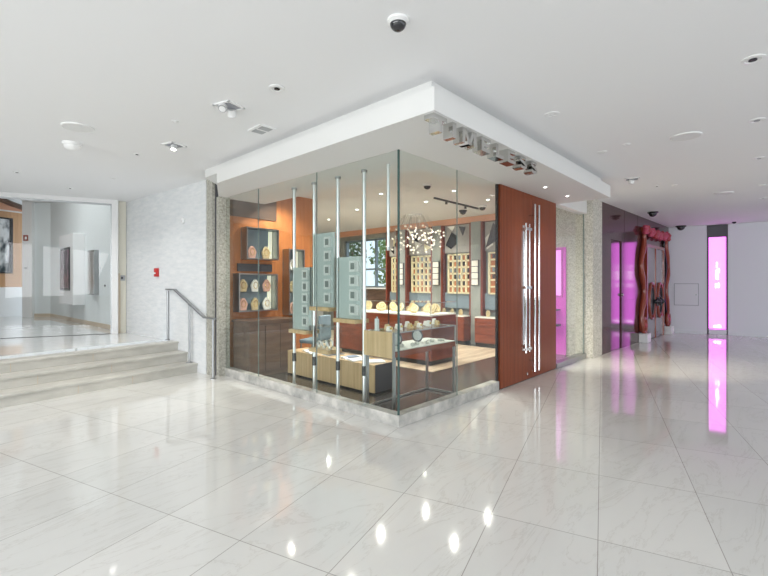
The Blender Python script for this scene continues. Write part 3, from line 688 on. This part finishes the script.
# chandelier of white globes
ch = thing('chandelier', 'chandelier of many small white glass globes on fine rods', 'chandelier', (4.7, 3.55, 3.14))
MB().cyl((0, 0, 0), (0, 0, -0.03), 0.16, 32).build('ceiling_plate', 'white_gloss', ch, smooth=True)
gmesh = None
for k in range(96):
    a_, r_ = random.uniform(0, 2*pi), 0.72*math.sqrt(random.random()); z_ = -0.30 - 0.70*random.random()*(1 - 0.35*(r_/0.72)**2)
    x_, y_ = r_*cos(a_), r_*sin(a_)
    if gmesh is None:
        g = MB().sphere((0, 0, 0), 0.026, 1).build('globe', 'globe_glow', ch, smooth=True); gmesh = g
    else:
        g = gmesh.copy(); COL.objects.link(g)
    g.location = (x_, y_, z_)
m = MB()
for k in range(40):
    a_, r_ = random.uniform(0, 2*pi), 0.68*math.sqrt(random.random()); m.cyl((r_*cos(a_)*0.45, r_*sin(a_)*0.45, -0.02), (r_*cos(a_), r_*sin(a_), -0.35 - 0.4*random.random()), 0.003, 5)
m.build('rod', 'steel', ch)
# ------------------------------------------------------------------ back wall of the shop: pilasters, watch walls, tile signs, cabinets
for (y0, y1, k) in ((2.398, 2.663, 2), (3.561, 3.834, 3), (4.765, 5.042, 4)):
    struct(MB().box(5.78, 6.0, y0, y1, 0, 2.99).build('pilaster', 'grey_stone'), 'grey stone pilaster of the shop back wall')
def facet(parent, y0, y1, z0, z1, seed, x):
    rnd = random.Random(seed); W, H = y1 - y0, z1 - z0
    base = MB().box(x, x + 0.03, y0, y1, z0, z1).build('art_panel', 'art_stone', parent)
    def poly(pts, mt, d): MB().prism([(y0 + p[0]*W, z0 + p[1]*H) for p in pts], 'x', x - d, x - 0.001).build('facet', mt, base)
    if seed == 0:
        poly([(0.98, 0.1), (0.80, 0.95), (0.55, 0.5)], 'dark_grey', 0.02)
        poly([(0.75, 0.55), (0.55, 0.9), (0.40, 0.25), (0.55, 0.02), (0.68, 0.2)], 'black', 0.03)
        poly([(0.62, 0.98), (0.35, 0.96), (0.15, 0.75), (0.35, 0.6)], 'dark_grey', 0.02)
        poly([(0.38, 0.50), (0.20, 0.68), (0.02, 0.55), (0.10, 0.30)], 'cream', 0.035)
        poly([(0.99, 0.45), (0.88, 0.6), (0.80, 0.2), (0.95, 0.05)], 'card_white', 0.018); poly([(0.50, 0.92), (0.40, 0.96), (0.36, 0.62), (0.48, 0.55)], 'card_white', 0.028)
        poly([(0.30, 0.22), (0.08, 0.25), (0.05, 0.03), (0.3, 0.03)], 'card_white', 0.02)
    elif seed == 1:
        poly([(0.95, 0.3), (0.72, 0.75), (0.5, 0.6), (0.55, 0.3), (0.75, 0.15)], 'black', 0.03)
        poly([(0.45, 0.95), (0.2, 0.9), (0.3, 0.6)], 'dark_grey', 0.02); poly([(0.9, 0.98), (0.6, 0.98), (0.7, 0.8)], 'card_white', 0.02)
    else:
        for q in range(4):
            cx_, cz_ = rnd.uniform(0.2, 0.8), rnd.uniform(0.2, 0.8)
            poly([(cx_ + 0.18*cos(t_*2.1 + q), cz_ + 0.18*sin(t_*2.1 + q)) for t_ in range(3)], ('dark_grey', 'cream', 'black', 'card_white')[q], 0.015 + q*0.008)
names = ('watch wall beside the wooden door, mostly cut off by it', 'second watch wall from the wooden door, below angular grey art', 'third watch wall from the door, behind the globe chandelier', 'fourth watch wall from the door, at the glass corner', 'watch wall deepest in the shop')
for k, (y0, y1) in enumerate(((1.15, 2.398), (2.663, 3.561), (3.834, 4.765), (5.042, 5.50))):
    t = thing('watch_wall', names[k], 'display wall', (5.99, (y0 + y1)/2, 0), 0, 'watch walls at the back of the shop')
    h = (y1 - y0)/2
    m = MB(); m.box(-0.20, -0.03, -h, -h + 0.05, 0.1, 2.98); m.box(-0.20, -0.03, h - 0.05, h, 0.1, 2.98); m.build('surround', 'frame_red', t)
    facet(t, -h + 0.06, h - 0.06, 2.27, 2.97, k, -0.10)
    r0, r1 = -h + 0.05, h - 0.20
    MB().box(-0.10, -0.03, r0, r1, 1.25, 2.22).build('backing', 'wood_orange', t)
    m = MB(); nc, nr = (5 if h > 0.3 else 2), 6; cw = (r1 - r0)/nc; rh = 0.97/nr
    for c in range(nc + 1): m.box(-0.15, -0.10, r0 + c*cw - 0.022, r0 + c*cw + 0.022, 1.24, 2.23)
    for r in range(nr + 1): m.box(-0.15, -0.10, r0, r1, 1.25 + r*rh - 0.02, 1.25 + r*rh + 0.02)
    m.build('rack', 'cream', t)
    for c in range(nc):
        for r in range(nr):
            if (c + r*2 + k) % 3 == 0 or r < 1: continue
            MB().box(-0.125, -0.10, r0 + (c + 0.5)*cw - 0.028, r0 + (c + 0.5)*cw + 0.028, 1.25 + r*rh + 0.035, 1.25 + r*rh + 0.135).build('watch', ('dark_grey', 'niche_blue', 'black')[(c + r) % 3], t)
    MB().box(-0.08, -0.03, -h + 0.05, h - 0.05, 0.86, 1.25).build('lower_panel', 'niche_blue', t)
labs = ('white four-tile sign on the pilaster nearest the wooden door', 'white four-tile sign on the middle pilaster', 'white four-tile sign on the pilaster by the glass corner', 'white four-tile sign on the farthest pilaster')
for k, yc in enumerate((2.53, 3.69, 4.90)):
    t = thing('tile_sign', labs[k], 'sign', (5.775, yc, 1.44), 0, 'tile signs on the shop pilasters')
    MB().box(-0.03, 0, -0.105, 0.105, 0, 0.62).build('backing', 'dark_grey', t)
    for q in range(4): MB().box(-0.045, -0.03, -0.085, 0.085, 0.015 + q*0.152, 0.015 + q*0.152 + 0.135).build('tile', 'tile_white', t)
# base cabinets with glass cases along the back wall
cl = ('red-brown back cabinet beside the wooden door', 'red-brown back cabinet under the angular art', 'red-brown back cabinet under the chandelier', 'red-brown back cabinet at the glass corner')
def bust(parent_label, x, y, z, s, mt, grp, rz=0.0, name='jewellery_stand'):
    t = thing(name, parent_label, 'jewellery stand', (x, y, z), rz, grp)
    m = MB(); m.prism([(-0.05*s, 0), (0.05*s, 0), (0.075*s, 0.10*s), (0.05*s, 0.15*s), (0.02*s, 0.19*s), (-0.02*s, 0.19*s), (-0.05*s, 0.15*s), (-0.075*s, 0.10*s)], 'y', -0.02*s, 0.02*s)
    m.build('bust', mt, t, bevel=0.012*s)
    MB().torus((0, -0.024*s, 0.10*s), (1, 0, 0), (0, 0, 1), 0.035*s, 0.05*s, 0.004*s, 16, 5).build('necklace', 'gold', t, smooth=True)
    return t
for k, (y0, y1) in enumerate(((1.15, 2.39), (2.68, 3.55), (3.85, 4.75), (5.06, 5.52))):
    t = thing('back_cabinet', cl[k], 'cabinet', (5.5, (y0 + y1)/2, 0), 0, 'cabinets along the shop back wall'); h = (y1 - y0)/2 - 0.005
    MB().box(0.03, 0.27, -h, h, 0.0, 0.10).build('plinth', 'black', t)
    MB().box(0, 0.27, -h, h, 0.10, 0.68).build('body', 'wood_brown', t)
    for q in range(3):
        d = MB().box(-0.012, 0, -h + 0.02, h - 0.02, 0.12 + q*0.185, 0.29 + q*0.185).build('drawer', 'wood_brown', t, bevel=0.003)
        MB().box(-0.025, -0.012, -0.05, 0.05, 0.21 + q*0.185, 0.218 + q*0.185).build('handle', 'steel', d)
    MB().box(0, 0.27, -h, h, 0.68, 0.71).build('case_floor', 'card_white', t)
    m = MB(); m.box(0, 0.006, -h, h, 0.71, 0.90); m.box(0.0, 0.27, -h, h, 0.90, 0.906); m.build('glass_case', 'case_glass', t)
    for q in range(3): bust('beige jewellery stand, %s of three inside the %s' % (('right', 'middle', 'left')[q], cl[k].replace('red-brown back cabinet ', 'case ')), 5.63, y0 + (q + 0.7)*(y1 - y0)/3.5, 0.71, 0.8, 'bust_cloth', 'jewellery stands in the back cases', -pi/2)

# middle counter: glass case on a red-brown base with a corner toward us
t = thing('shop_counter', 'long red-brown jewellery counter with a glass case in mid shop', 'counter', (2.80, 1.66, 0))
MB().prism([(0.05, 0.05), (0.78, 0.05), (0.78, 0.55), (0.55, 0.55), (0.55, 2.6), (0.05, 2.6)], 'z', 0.004, 0.10).build('plinth', 'black', t)
MB().prism([(0, 0), (0.80, 0), (0.80, 0.60), (0.60, 0.60), (0.60, 2.65), (0, 2.65)], 'z', 0.10, 0.90).build('body', 'wood_brown', t)
MB().prism([(0, 0), (0.80, 0), (0.80, 0.60), (0.60, 0.60), (0.60, 2.65), (0, 2.65)], 'z', 0.90, 0.925).build('case_floor', 'card_white', t)
m = MB(); m.box(0, 0.006, 0, 2.65, 0.925, 1.14); m.box(0.006, 0.80, 0, 0.006, 0.925, 1.14); m.box(0, 0.60, 0.6, 2.65, 1.14, 1.147); m.box(0, 0.80, 0, 0.60, 1.14, 1.147)
m.build('glass_case', 'case_glass', t)
m = MB(); m.box(-0.004, 0.006, -0.004, 0.008, 0.925, 1.147); m.box(-0.004, 0.002, 0, 2.65, 1.137, 1.149); m.box(0, 0.8, -0.004, 0.002, 1.137, 1.149); m.build('case_edge', 'steel', t)
MB().box(-0.006, 0.0, 1.0, 1.03, 0.12, 1.14).build('corner_post', 'dark_metal', t)
grp = 'beige necklace stands in the long counter'
rr = random.Random(3)
for k in range(12):
    o = bust('beige necklace stand lying in the long counter, %s from the counter corner' % ('nearest' if k == 0 else ORD[k]), 2.80 + 0.20 + 0.12*(k % 2), 1.66 + 0.14 + k*0.205, 0.93, 1.1, 'bust_cloth', grp, radians(-70 + rr.uniform(-35, 35)))
    o.rotation_euler[0] = radians(rr.uniform(-55, -20)); o.location.z = 0.945
for k in range(2):
    o = bust('beige necklace stand at the right end of the long counter, %s one' % ('nearer' if k == 0 else 'farther'), 3.26 + 0.18*k, 1.85 + 0.12*k, 0.93, 0.9, 'bust_cloth', grp, radians(-30)); o.rotation_euler[0] = radians(-30); o.location.z = 0.945

t = thing('pink_display_unit', 'display unit with magenta glow added for pink light and a small dark case behind the narrow side glass', 'display unit', (5.73, 0.62, 0.004))
MB().box(-0.02, 0.0, -0.26, 0.36, 0.0, 2.24).build('back_panel', 'pink_panel', t)  # magenta emission here and on the upper panel stands in for pink light
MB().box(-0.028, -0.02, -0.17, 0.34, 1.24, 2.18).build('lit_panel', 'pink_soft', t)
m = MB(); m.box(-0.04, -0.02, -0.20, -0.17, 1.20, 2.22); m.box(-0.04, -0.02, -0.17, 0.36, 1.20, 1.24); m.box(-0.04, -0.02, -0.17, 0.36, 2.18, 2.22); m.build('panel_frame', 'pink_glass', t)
MB().box(-0.22, -0.02, -0.16, 0.36, 0.60, 0.64).build('case_shelf', 'dark_grey', t)
MB().box(-0.21, -0.02, -0.15, 0.35, 0.64, 0.92).build('case_glass', 'case_glass', t)
MB().box(-0.21, -0.02, -0.15, 0.35, 0.92, 0.95).build('case_lid', 'dark_grey', t)
# ------------------------------------------------------------------ showcase behind the glass corner
sc = thing('showcase', 'glass topped jewellery showcase on slim metal legs at the glass corner', 'showcase', (0.25, 0.28, 0))
X1, Y1 = 1.24, 0.48
MB().box(0, X1, 0, Y1, 0.655, 0.72).build('frame', 'wood_brown', sc)
MB().box(-0.012, 0.0, 0, Y1, 0.64, 0.935).build('end_panel', 'wood_light', sc)
MB().box(0.01, X1 - 0.01, 0.01, Y1 - 0.01, 0.72, 0.73).build('case_floor', 'card_white', sc)
m = MB(); m.box(0.0, X1, 0, 0.006, 0.72, 0.925); m.box(0, X1, Y1 - 0.006, Y1, 0.72, 0.925); m.box(X1 - 0.006, X1, 0.006, Y1 - 0.006, 0.72, 0.925); m.box(0, X1, 0, Y1, 0.925, 0.935)
m.build('glass_case', 'case_glass', sc)
m = MB(); m.box(0, X1, -0.003, 0.004, 0.925, 0.938); m.box(X1 - 0.004, X1 + 0.003, 0, Y1, 0.925, 0.938); m.box(X1 - 0.01, X1 + 0.003, -0.004, 0.012, 0.66, 0.938); m.box(-0.014, 0.006, -0.006, 0.02, 0.02, 0.938)
m.build('case_edge', 'steel', sc)
for x, y in ((X1 - 0.03, 0.0), (X1 - 0.03, Y1 - 0.03), (0.02, Y1 - 0.03), (0.0, 0.0)): MB().box(x, x + 0.03, y, y + 0.03, 0.004, 0.655).build('leg', 'steel', sc)
m = MB(); m.box(X1 - 0.025, X1 - 0.005, 0.03, Y1 - 0.03, 0.01, 0.035); m.box(0.02, X1 - 0.03, Y1 - 0.025, Y1 - 0.005, 0.01, 0.03); m.build('floor_rail', 'steel', sc)
# watch stands on the showcase
def watch_stand(x, y, z, h, label, rz=0.0, mt='card_white'):
    t = thing('watch_stand', label, 'watch stand', (x, y, z), rz, 'watch stands on the corner showcase')
    MB().prism([(-0.03, 0), (0.03, 0), (0.012, h), (-0.012, h)], 'x', -0.026, 0.026).build('block', mt, t, bevel=0.003)
    MB().cyl((0, -0.026, h*0.55), (0, -0.040, h*0.58), 0.014, 14).build('watch', 'gold', t, smooth=True)
for k in range(12):
    watch_stand(0.36 + k*0.096, 0.46 + 0.12*(k % 2), 0.936, 0.055 + 0.02*((k*7) % 3)/2, 'small %s watch stand on the corner showcase, %s from the left' % (('white', 'beige', 'white')[k % 3], 'first' if k == 0 else ORD[k]), 0, ('card_white', 'bust_cloth', 'card_white')[k % 3])
t = thing('perfume_bottle', 'tall clear glass bottle at the left end of the corner showcase', 'bottle', (0.30, 0.60, 0.936))
MB().box(-0.02, 0.02, -0.02, 0.02, 0, 0.14).build('bottle_body', 'soft_white_frost', t, bevel=0.004); MB().cyl((0, 0, 0.14), (0, 0, 0.165), 0.012).build('cap', 'chrome', t, smooth=True)
# jewellery inside
for k, (x, y, r, lab) in enumerate(((0.52, 0.50, 0.085, 'round grey bangle tray standing at the left inside the corner showcase'), (1.02, 0.56, 0.075, 'round grey bangle tray standing at the right inside the corner showcase'))):
    t = thing('bangle_tray', lab, 'jewellery tray', (x, y, 0.73), radians(-20))
    MB().torus((0, 0, r + 0.01), (1, 0, 0), (0, 0.25, 1), r, r, 0.010, 32, 8).build('ring', 'dark_grey', t, smooth=True)
    MB().cyl((0, 0.0, r + 0.01), (0, 0.012, r + 0.007), r*0.93, 30).build('face', 'speaker_mesh', t, smooth=True)
for k in range(7):
    t = thing('jewellery_pad', 'pale jewellery pad lying in the corner showcase, %s from the left' % ('first' if k == 0 else ORD[k]), 'jewellery pad', (0.40 + k*0.15, 0.38 + 0.05*(k % 2), 0.73), radians(20*k), 'jewellery pads in the corner showcase')
    MB().cyl((-0.045, 0, 0.018), (0.045, 0, 0.018), 0.018, 14).build('pad', 'card_white', t, smooth=True); MB().torus((0, 0, 0.018), (0, 1, 0), (0, 0, 1), 0.021, 0.021, 0.004, 16, 6).build('bracelet', 'steel', t, smooth=True)

# ------------------------------------------------------------------ bench with magazines
t = thing('display_bench', 'low light wood display bench along the left shop glass', 'bench', (0.72, 1.05, 0))
MB().box(0, 0.018, 0.0, 1.98, 0.03, 0.40).build('front_panel', 'wood_light', t)
MB().box(0.018, 0.40, 0.0, 0.02, 0.03, 0.40).build('end_panel', 'dark_grey', t)
MB().box(0.018, 0.40, 1.96, 1.98, 0.03, 0.40).build('end_panel', 'wood_light', t)
MB().box(0.382, 0.40, 0.02, 1.96, 0.03, 0.40).build('rear_panel', 'wood_light', t)
MB().box(0.018, 0.382, 0.02, 1.96, 0.36, 0.40).build('top', 'wood_light', t)
for y in (0.66, 1.32): MB().box(-0.002, 0.0, y, y + 0.006, 0.03, 0.40).build('joint', 'wood_umber', t)
MB().box(0.03, 0.37, 0.03, 1.95, 0.004, 0.03).build('plinth', 'black', t)
def magazine(x, y, z, rz, label, cov, op):
    t = thing('magazine', label, 'magazine', (x, y, z), rz, 'magazines on the display bench')
    if op:
        m = MB(); m.prism([(-0.21, 0.012), (-0.10, 0.022), (0, 0.008), (0.10, 0.022), (0.21, 0.012), (0.21, 0), (-0.21, 0)], 'y', -0.14, 0.14); m.build('pages', 'paper', t)
        MB().box(0.03, 0.18, -0.10, 0.08, 0.021, 0.0225).build('picture', cov, t)
    else:
        MB().box(-0.105, 0.105, -0.14, 0.14, 0, 0.012).build('pages', 'paper', t); MB().box(-0.107, 0.107, -0.142, 0.142, 0.012, 0.015).build('cover', cov, t)
magazine(0.90, 2.55, 0.402, radians(70), 'open magazine at the far left end of the display bench', 'print_blue', True)
magazine(0.92, 2.12, 0.402, radians(82), 'dark closed magazine near the left middle of the display bench', 'dark_grey', False)
magazine(0.90, 1.62, 0.402, radians(75), 'open magazine on the right half of the display bench', 'print_blue', True)
magazine(0.92, 1.25, 0.402, radians(60), 'white closed magazine at the right end of the display bench', 'paper', False)

# ------------------------------------------------------------------ display poles and watch towers
PX = 0.33
plabs = ('leftmost chrome pole behind the left shop glass', 'second chrome pole from the left behind the shop glass', 'third chrome pole from the left behind the shop glass', 'fourth chrome pole from the left behind the shop glass', 'chrome pole nearest the glass corner')
for k, y in enumerate((2.30, 1.83, 1.335, 0.845, 0.445)):
    if k == 4: z0 = 0.95
    else: z0 = 0.004
    t = thing('display_pole', plabs[k], 'pole', (PX, y, 0), 0, 'chrome display poles behind the left glass')
    if k == 4:
        MB().cyl((0, 0, 1.9), (0, 0, SZ), 0.018, 16).build('shaft', 'aluminium', t, smooth=True)
        MB().cyl((0, 0, 1.88), (0, 0, 1.92), 0.024, 16).build('end_cap', 'steel', t, smooth=True)
    else:
        MB().cyl((0, 0, 0.004), (0, 0, SZ), 0.024, 18).build('shaft', 'aluminium', t, smooth=True)
        MB().cyl((0, 0, 0.004), (0, 0, 0.03), 0.04, 18).build('foot', 'steel', t, smooth=True)
        MB().cyl((0, 0, SZ - 0.03), (0, 0, SZ), 0.04, 18).build('ceiling_cap', 'steel', t, smooth=True)
        MB().cyl((0, 0, 0.36), (0, 0, 0.48), 0.030, 18).build('sleeve', 'dark_metal', t, smooth=True)
tl = ('lower watch tower with five small frames between the two left poles', 'tallest watch tower, between the second and third pole', 'watch tower between the third and fourth pole')
for k, (y0, y1, z0, z1) in enumerate(((1.87, 2.27, 0.84, 1.72), (1.385, 1.79, 1.18, 2.17), (0.885, 1.295, 1.05, 1.83))):
    t = thing('watch_tower', tl[k], 'display tower', (PX, (y0 + y1)/2, z0), 0, 'hanging watch towers behind the left glass'); h = (y1 - y0)/2; H = z1 - z0
    MB().box(-0.12, 0.12, -h, h, -0.05, 0.0).build('base', 'wood_light', t)
    MB().box(-0.03, 0.0, -h, h, 0, H).build('panel', 'soft_white_frost', t)
    m = MB(); m.box(-0.115, -0.110, -h + 0.004, h - 0.004, 0, H); m.box(-0.11, 0.11, h - 0.009, h - 0.004, 0, H); m.box(-0.11, 0.11, -h + 0.004, -h + 0.009, 0, H); m.build('glass_cover', 'case_glass', t)
    n = int(H/0.17)
    for c, yc in ((0, -h*0.45),):
        for q in range(n):
            zz = 0.05 + q*(H - 0.06)/n
            f = MB().box(-0.055, -0.03, yc - 0.065, yc + 0.065, zz, zz + 0.14).build('watch_frame', 'frame_white', t)
            MB().box(-0.060, -0.055, yc - 0.032, yc + 0.032, zz + 0.03, zz + 0.11).build('watch', 'watch_grey', f)
    if k == 2:
        for q in range(n):
            zz = 0.05 + q*(H - 0.06)/n
            f = MB().box(-0.055, -0.03, -h + 0.01, -h + 0.05, zz, zz + 0.13).build('watch_frame', 'frame_white', t)
# small low glass case hung between second and third pole
t = thing('glass_cabinet', 'small glass cabinet with bracelets hung below the tallest watch tower', 'display case', (PX, 1.59, 0.62))
MB().box(-0.12, 0.12, -0.20, 0.20, -0.05, 0).build('base', 'wood_light', t)
m = MB(); m.box(-0.12, -0.115, -0.2, 0.2, 0, 0.30); m.box(0.115, 0.12, -0.2, 0.2, 0, 0.30); m.box(-0.115, 0.115, 0.195, 0.2, 0, 0.30); m.box(-0.115, 0.115, -0.2, -0.195, 0, 0.30); m.build('glass_cover', 'case_glass', t)
MB().box(-0.12, 0.12, -0.20, 0.20, 0.30, 0.306).build('lid', 'case_glass', t)
for k, (dy, r) in enumerate(((-0.10, 0.055), (0.02, 0.045), (0.13, 0.035))):
    t = thing('bracelet', ('large grey bracelet ring at the right in the small glass cabinet', 'middle grey bracelet ring in the small glass cabinet', 'smallest bracelet ring at the left in the small glass cabinet')[k], 'bracelet', (PX, 1.59 + dy, 0.62))
    MB().torus((0, 0, r + 0.012), (0, 1, 0), (0, 0, 1), r, r, 0.012, 28, 8).build('band', 'aluminium', t, smooth=True); MB().cyl((-0.02, 0, 0.004), (0.02, 0, 0.004), 0.02).build('foot', 'card_white', t, smooth=True)

# ------------------------------------------------------------------ wood end wall: lit niches and desk
def niche(name, label, x0, x1, z0, z1, shelves, items):
    t = thing(name, label, 'display niche', ((x0 + x1)/2, 3.785, z0)); h = (x1 - x0)/2; H = z1 - z0; D = 0.20
    MB().box(-h, h, -0.012, 0.0, 0, H).build('back', 'niche_blue', t)
    m = MB(); m.box(-h, -h + 0.02, -D, -0.012, 0, H); m.box(h - 0.02, h, -D, -0.012, 0, H); m.box(-h + 0.02, h - 0.02, -D, -0.012, 0, 0.02); m.box(-h + 0.02, h - 0.02, -D, -0.012, H - 0.02, H); m.build('frame', 'steel', t)
    MB().box(h - 0.10, h - 0.03, -0.03, -0.012, 0.03, H - 0.03).build('light_strip', 'niche_glow', t)
    for q in range(1, shelves): MB().box(-h + 0.02, h - 0.02, -D + 0.01, -0.012, H*q/shelves, H*q/shelves + 0.012).build('shelf', 'case_glass', t)
    for q in range(shelves):
        for c in range(items):
            xx = (x0 + x1)/2 - h + (c + 0.55)*2*h/(items + 0.3)
            bust('pale stand, %s on %s shelf of %s' % (('left', 'centre', 'right')[c] if items == 3 else ('left', 'right')[c] if items == 2 else 'alone', ('bottom', 'middle', 'top')[q], label.split(' on ')[0].replace('lit glass ', '').replace('tall ', '').replace('lit ', '')), xx, 3.785 - 0.10, z0 + (H*q/shelves + 0.012 if q else 0.02), min(1.1, H/shelves/0.26), ('bust_peach', 'bust_cloth', 'card_white')[(q + c) % 3], 'jewellery stands in the wall niches')
niche('wall_niche', 'upper lit glass niche on the orange wood wall', 0.30, 0.92, 1.90, 2.44, 1, 2)
niche('wall_niche', 'lower lit glass niche on the orange wood wall', 0.16, 0.90, 1.02, 1.66, 2, 3)
niche('wall_niche', 'tall narrow lit niche on the orange wood wall near the poles', 1.13, 1.48, 0.92, 2.12, 3, 1)
t = thing('wall_plaque', 'dark horizontal plaque between the two niches on the wood wall', 'plaque', (0.56, 3.785, 1.70)); MB().box(-0.33, 0.33, -0.03, 0, 0, 0.13).build('plate', 'dark_grey', t)
t = thing('sales_desk', 'dark brown desk below the niches at the left end of the shop', 'desk', (0.5, 3.45, 0))
MB().box(-0.40, 0.48, -0.27, 0.27, 0.86, 0.90).build('top', 'wood_umber', t)
MB().box(-0.38, 0.46, -0.25, 0.25, 0.004, 0.86).build('body', 'wood_umber', t)
for x in (-0.37, -0.09, 0.19): MB().box(x, x + 0.26, -0.262, -0.25, 0.08, 0.82).build('front_panel', 'wood_umber', t, bevel=0.004)
t = thing('shop_chair', 'blue grey upholstered chair beside the dark desk', 'chair', (1.50, 3.30, 0), radians(200))
MB().box(-0.21, 0.21, -0.21, 0.21, 0.42, 0.49).build('seat', 'blue_cloth', t, bevel=0.02)
MB().prism([(-0.21, 0.49), (0.21, 0.49), (0.18, 0.92), (-0.18, 0.92)], 'y', 0.17, 0.22).build('backrest', 'blue_cloth', t, bevel=0.015)
for x in (-0.18, 0.18):
    for y in (-0.18, 0.18): MB().cyl((x, y, 0.42), (x*1.1, y*1.1, 0.004), 0.015, 10).build('leg', 'steel', t, smooth=True)

# ------------------------------------------------------------------ trees outside the added shop window, moved here from the reflection
def tree(x, y, h, r, label, mt, seed):
    rnd = random.Random(seed); t = thing('tree', label, 'tree', (x, y, -0.05), 0, 'trees outside the added shop window')
    MB().tube([(0, 0, 0), (0.05, 0.02, h*0.3), (0.0, 0.05, h*0.75)], [0.10, 0.08, 0.03], 8).build('trunk', 'bark', t, smooth=True)
    m = MB()
    for k in range(700):
        a_, b_, q = rnd.uniform(0, 2*pi), rnd.uniform(-1, 1), rnd.random()**0.4
        c = Vector((q*r*cos(a_)*math.sqrt(1 - b_*b_), q*r*sin(a_)*math.sqrt(1 - b_*b_), h*0.62 + q*h*0.36*b_))
        n_ = Vector((rnd.gauss(0, 1), rnd.gauss(0, 1), rnd.gauss(0, 1))).normalized(); u = n_.orthogonal().normalized()*rnd.uniform(0.06, 0.12); v = n_.cross(u)
        m._add([c + u, c + v*0.6, c - u, c - v*0.6], [(0, 1, 2, 3)])
    m.build('foliage', mt, t)
tree(9.0, 7.9, 3.9, 0.85, 'leafy tree outside the added shop window, nearest the glass corner', 'leaf_green', 1)
tree(10.8, 9.9, 4.6, 0.9, 'leafy tree outside the middle of the added shop window', 'leaf_green', 2)
tree(9.0, 10.3, 4.2, 0.55, 'slim dark tree outside the left part of the added shop window', 'leaf_dark', 3)
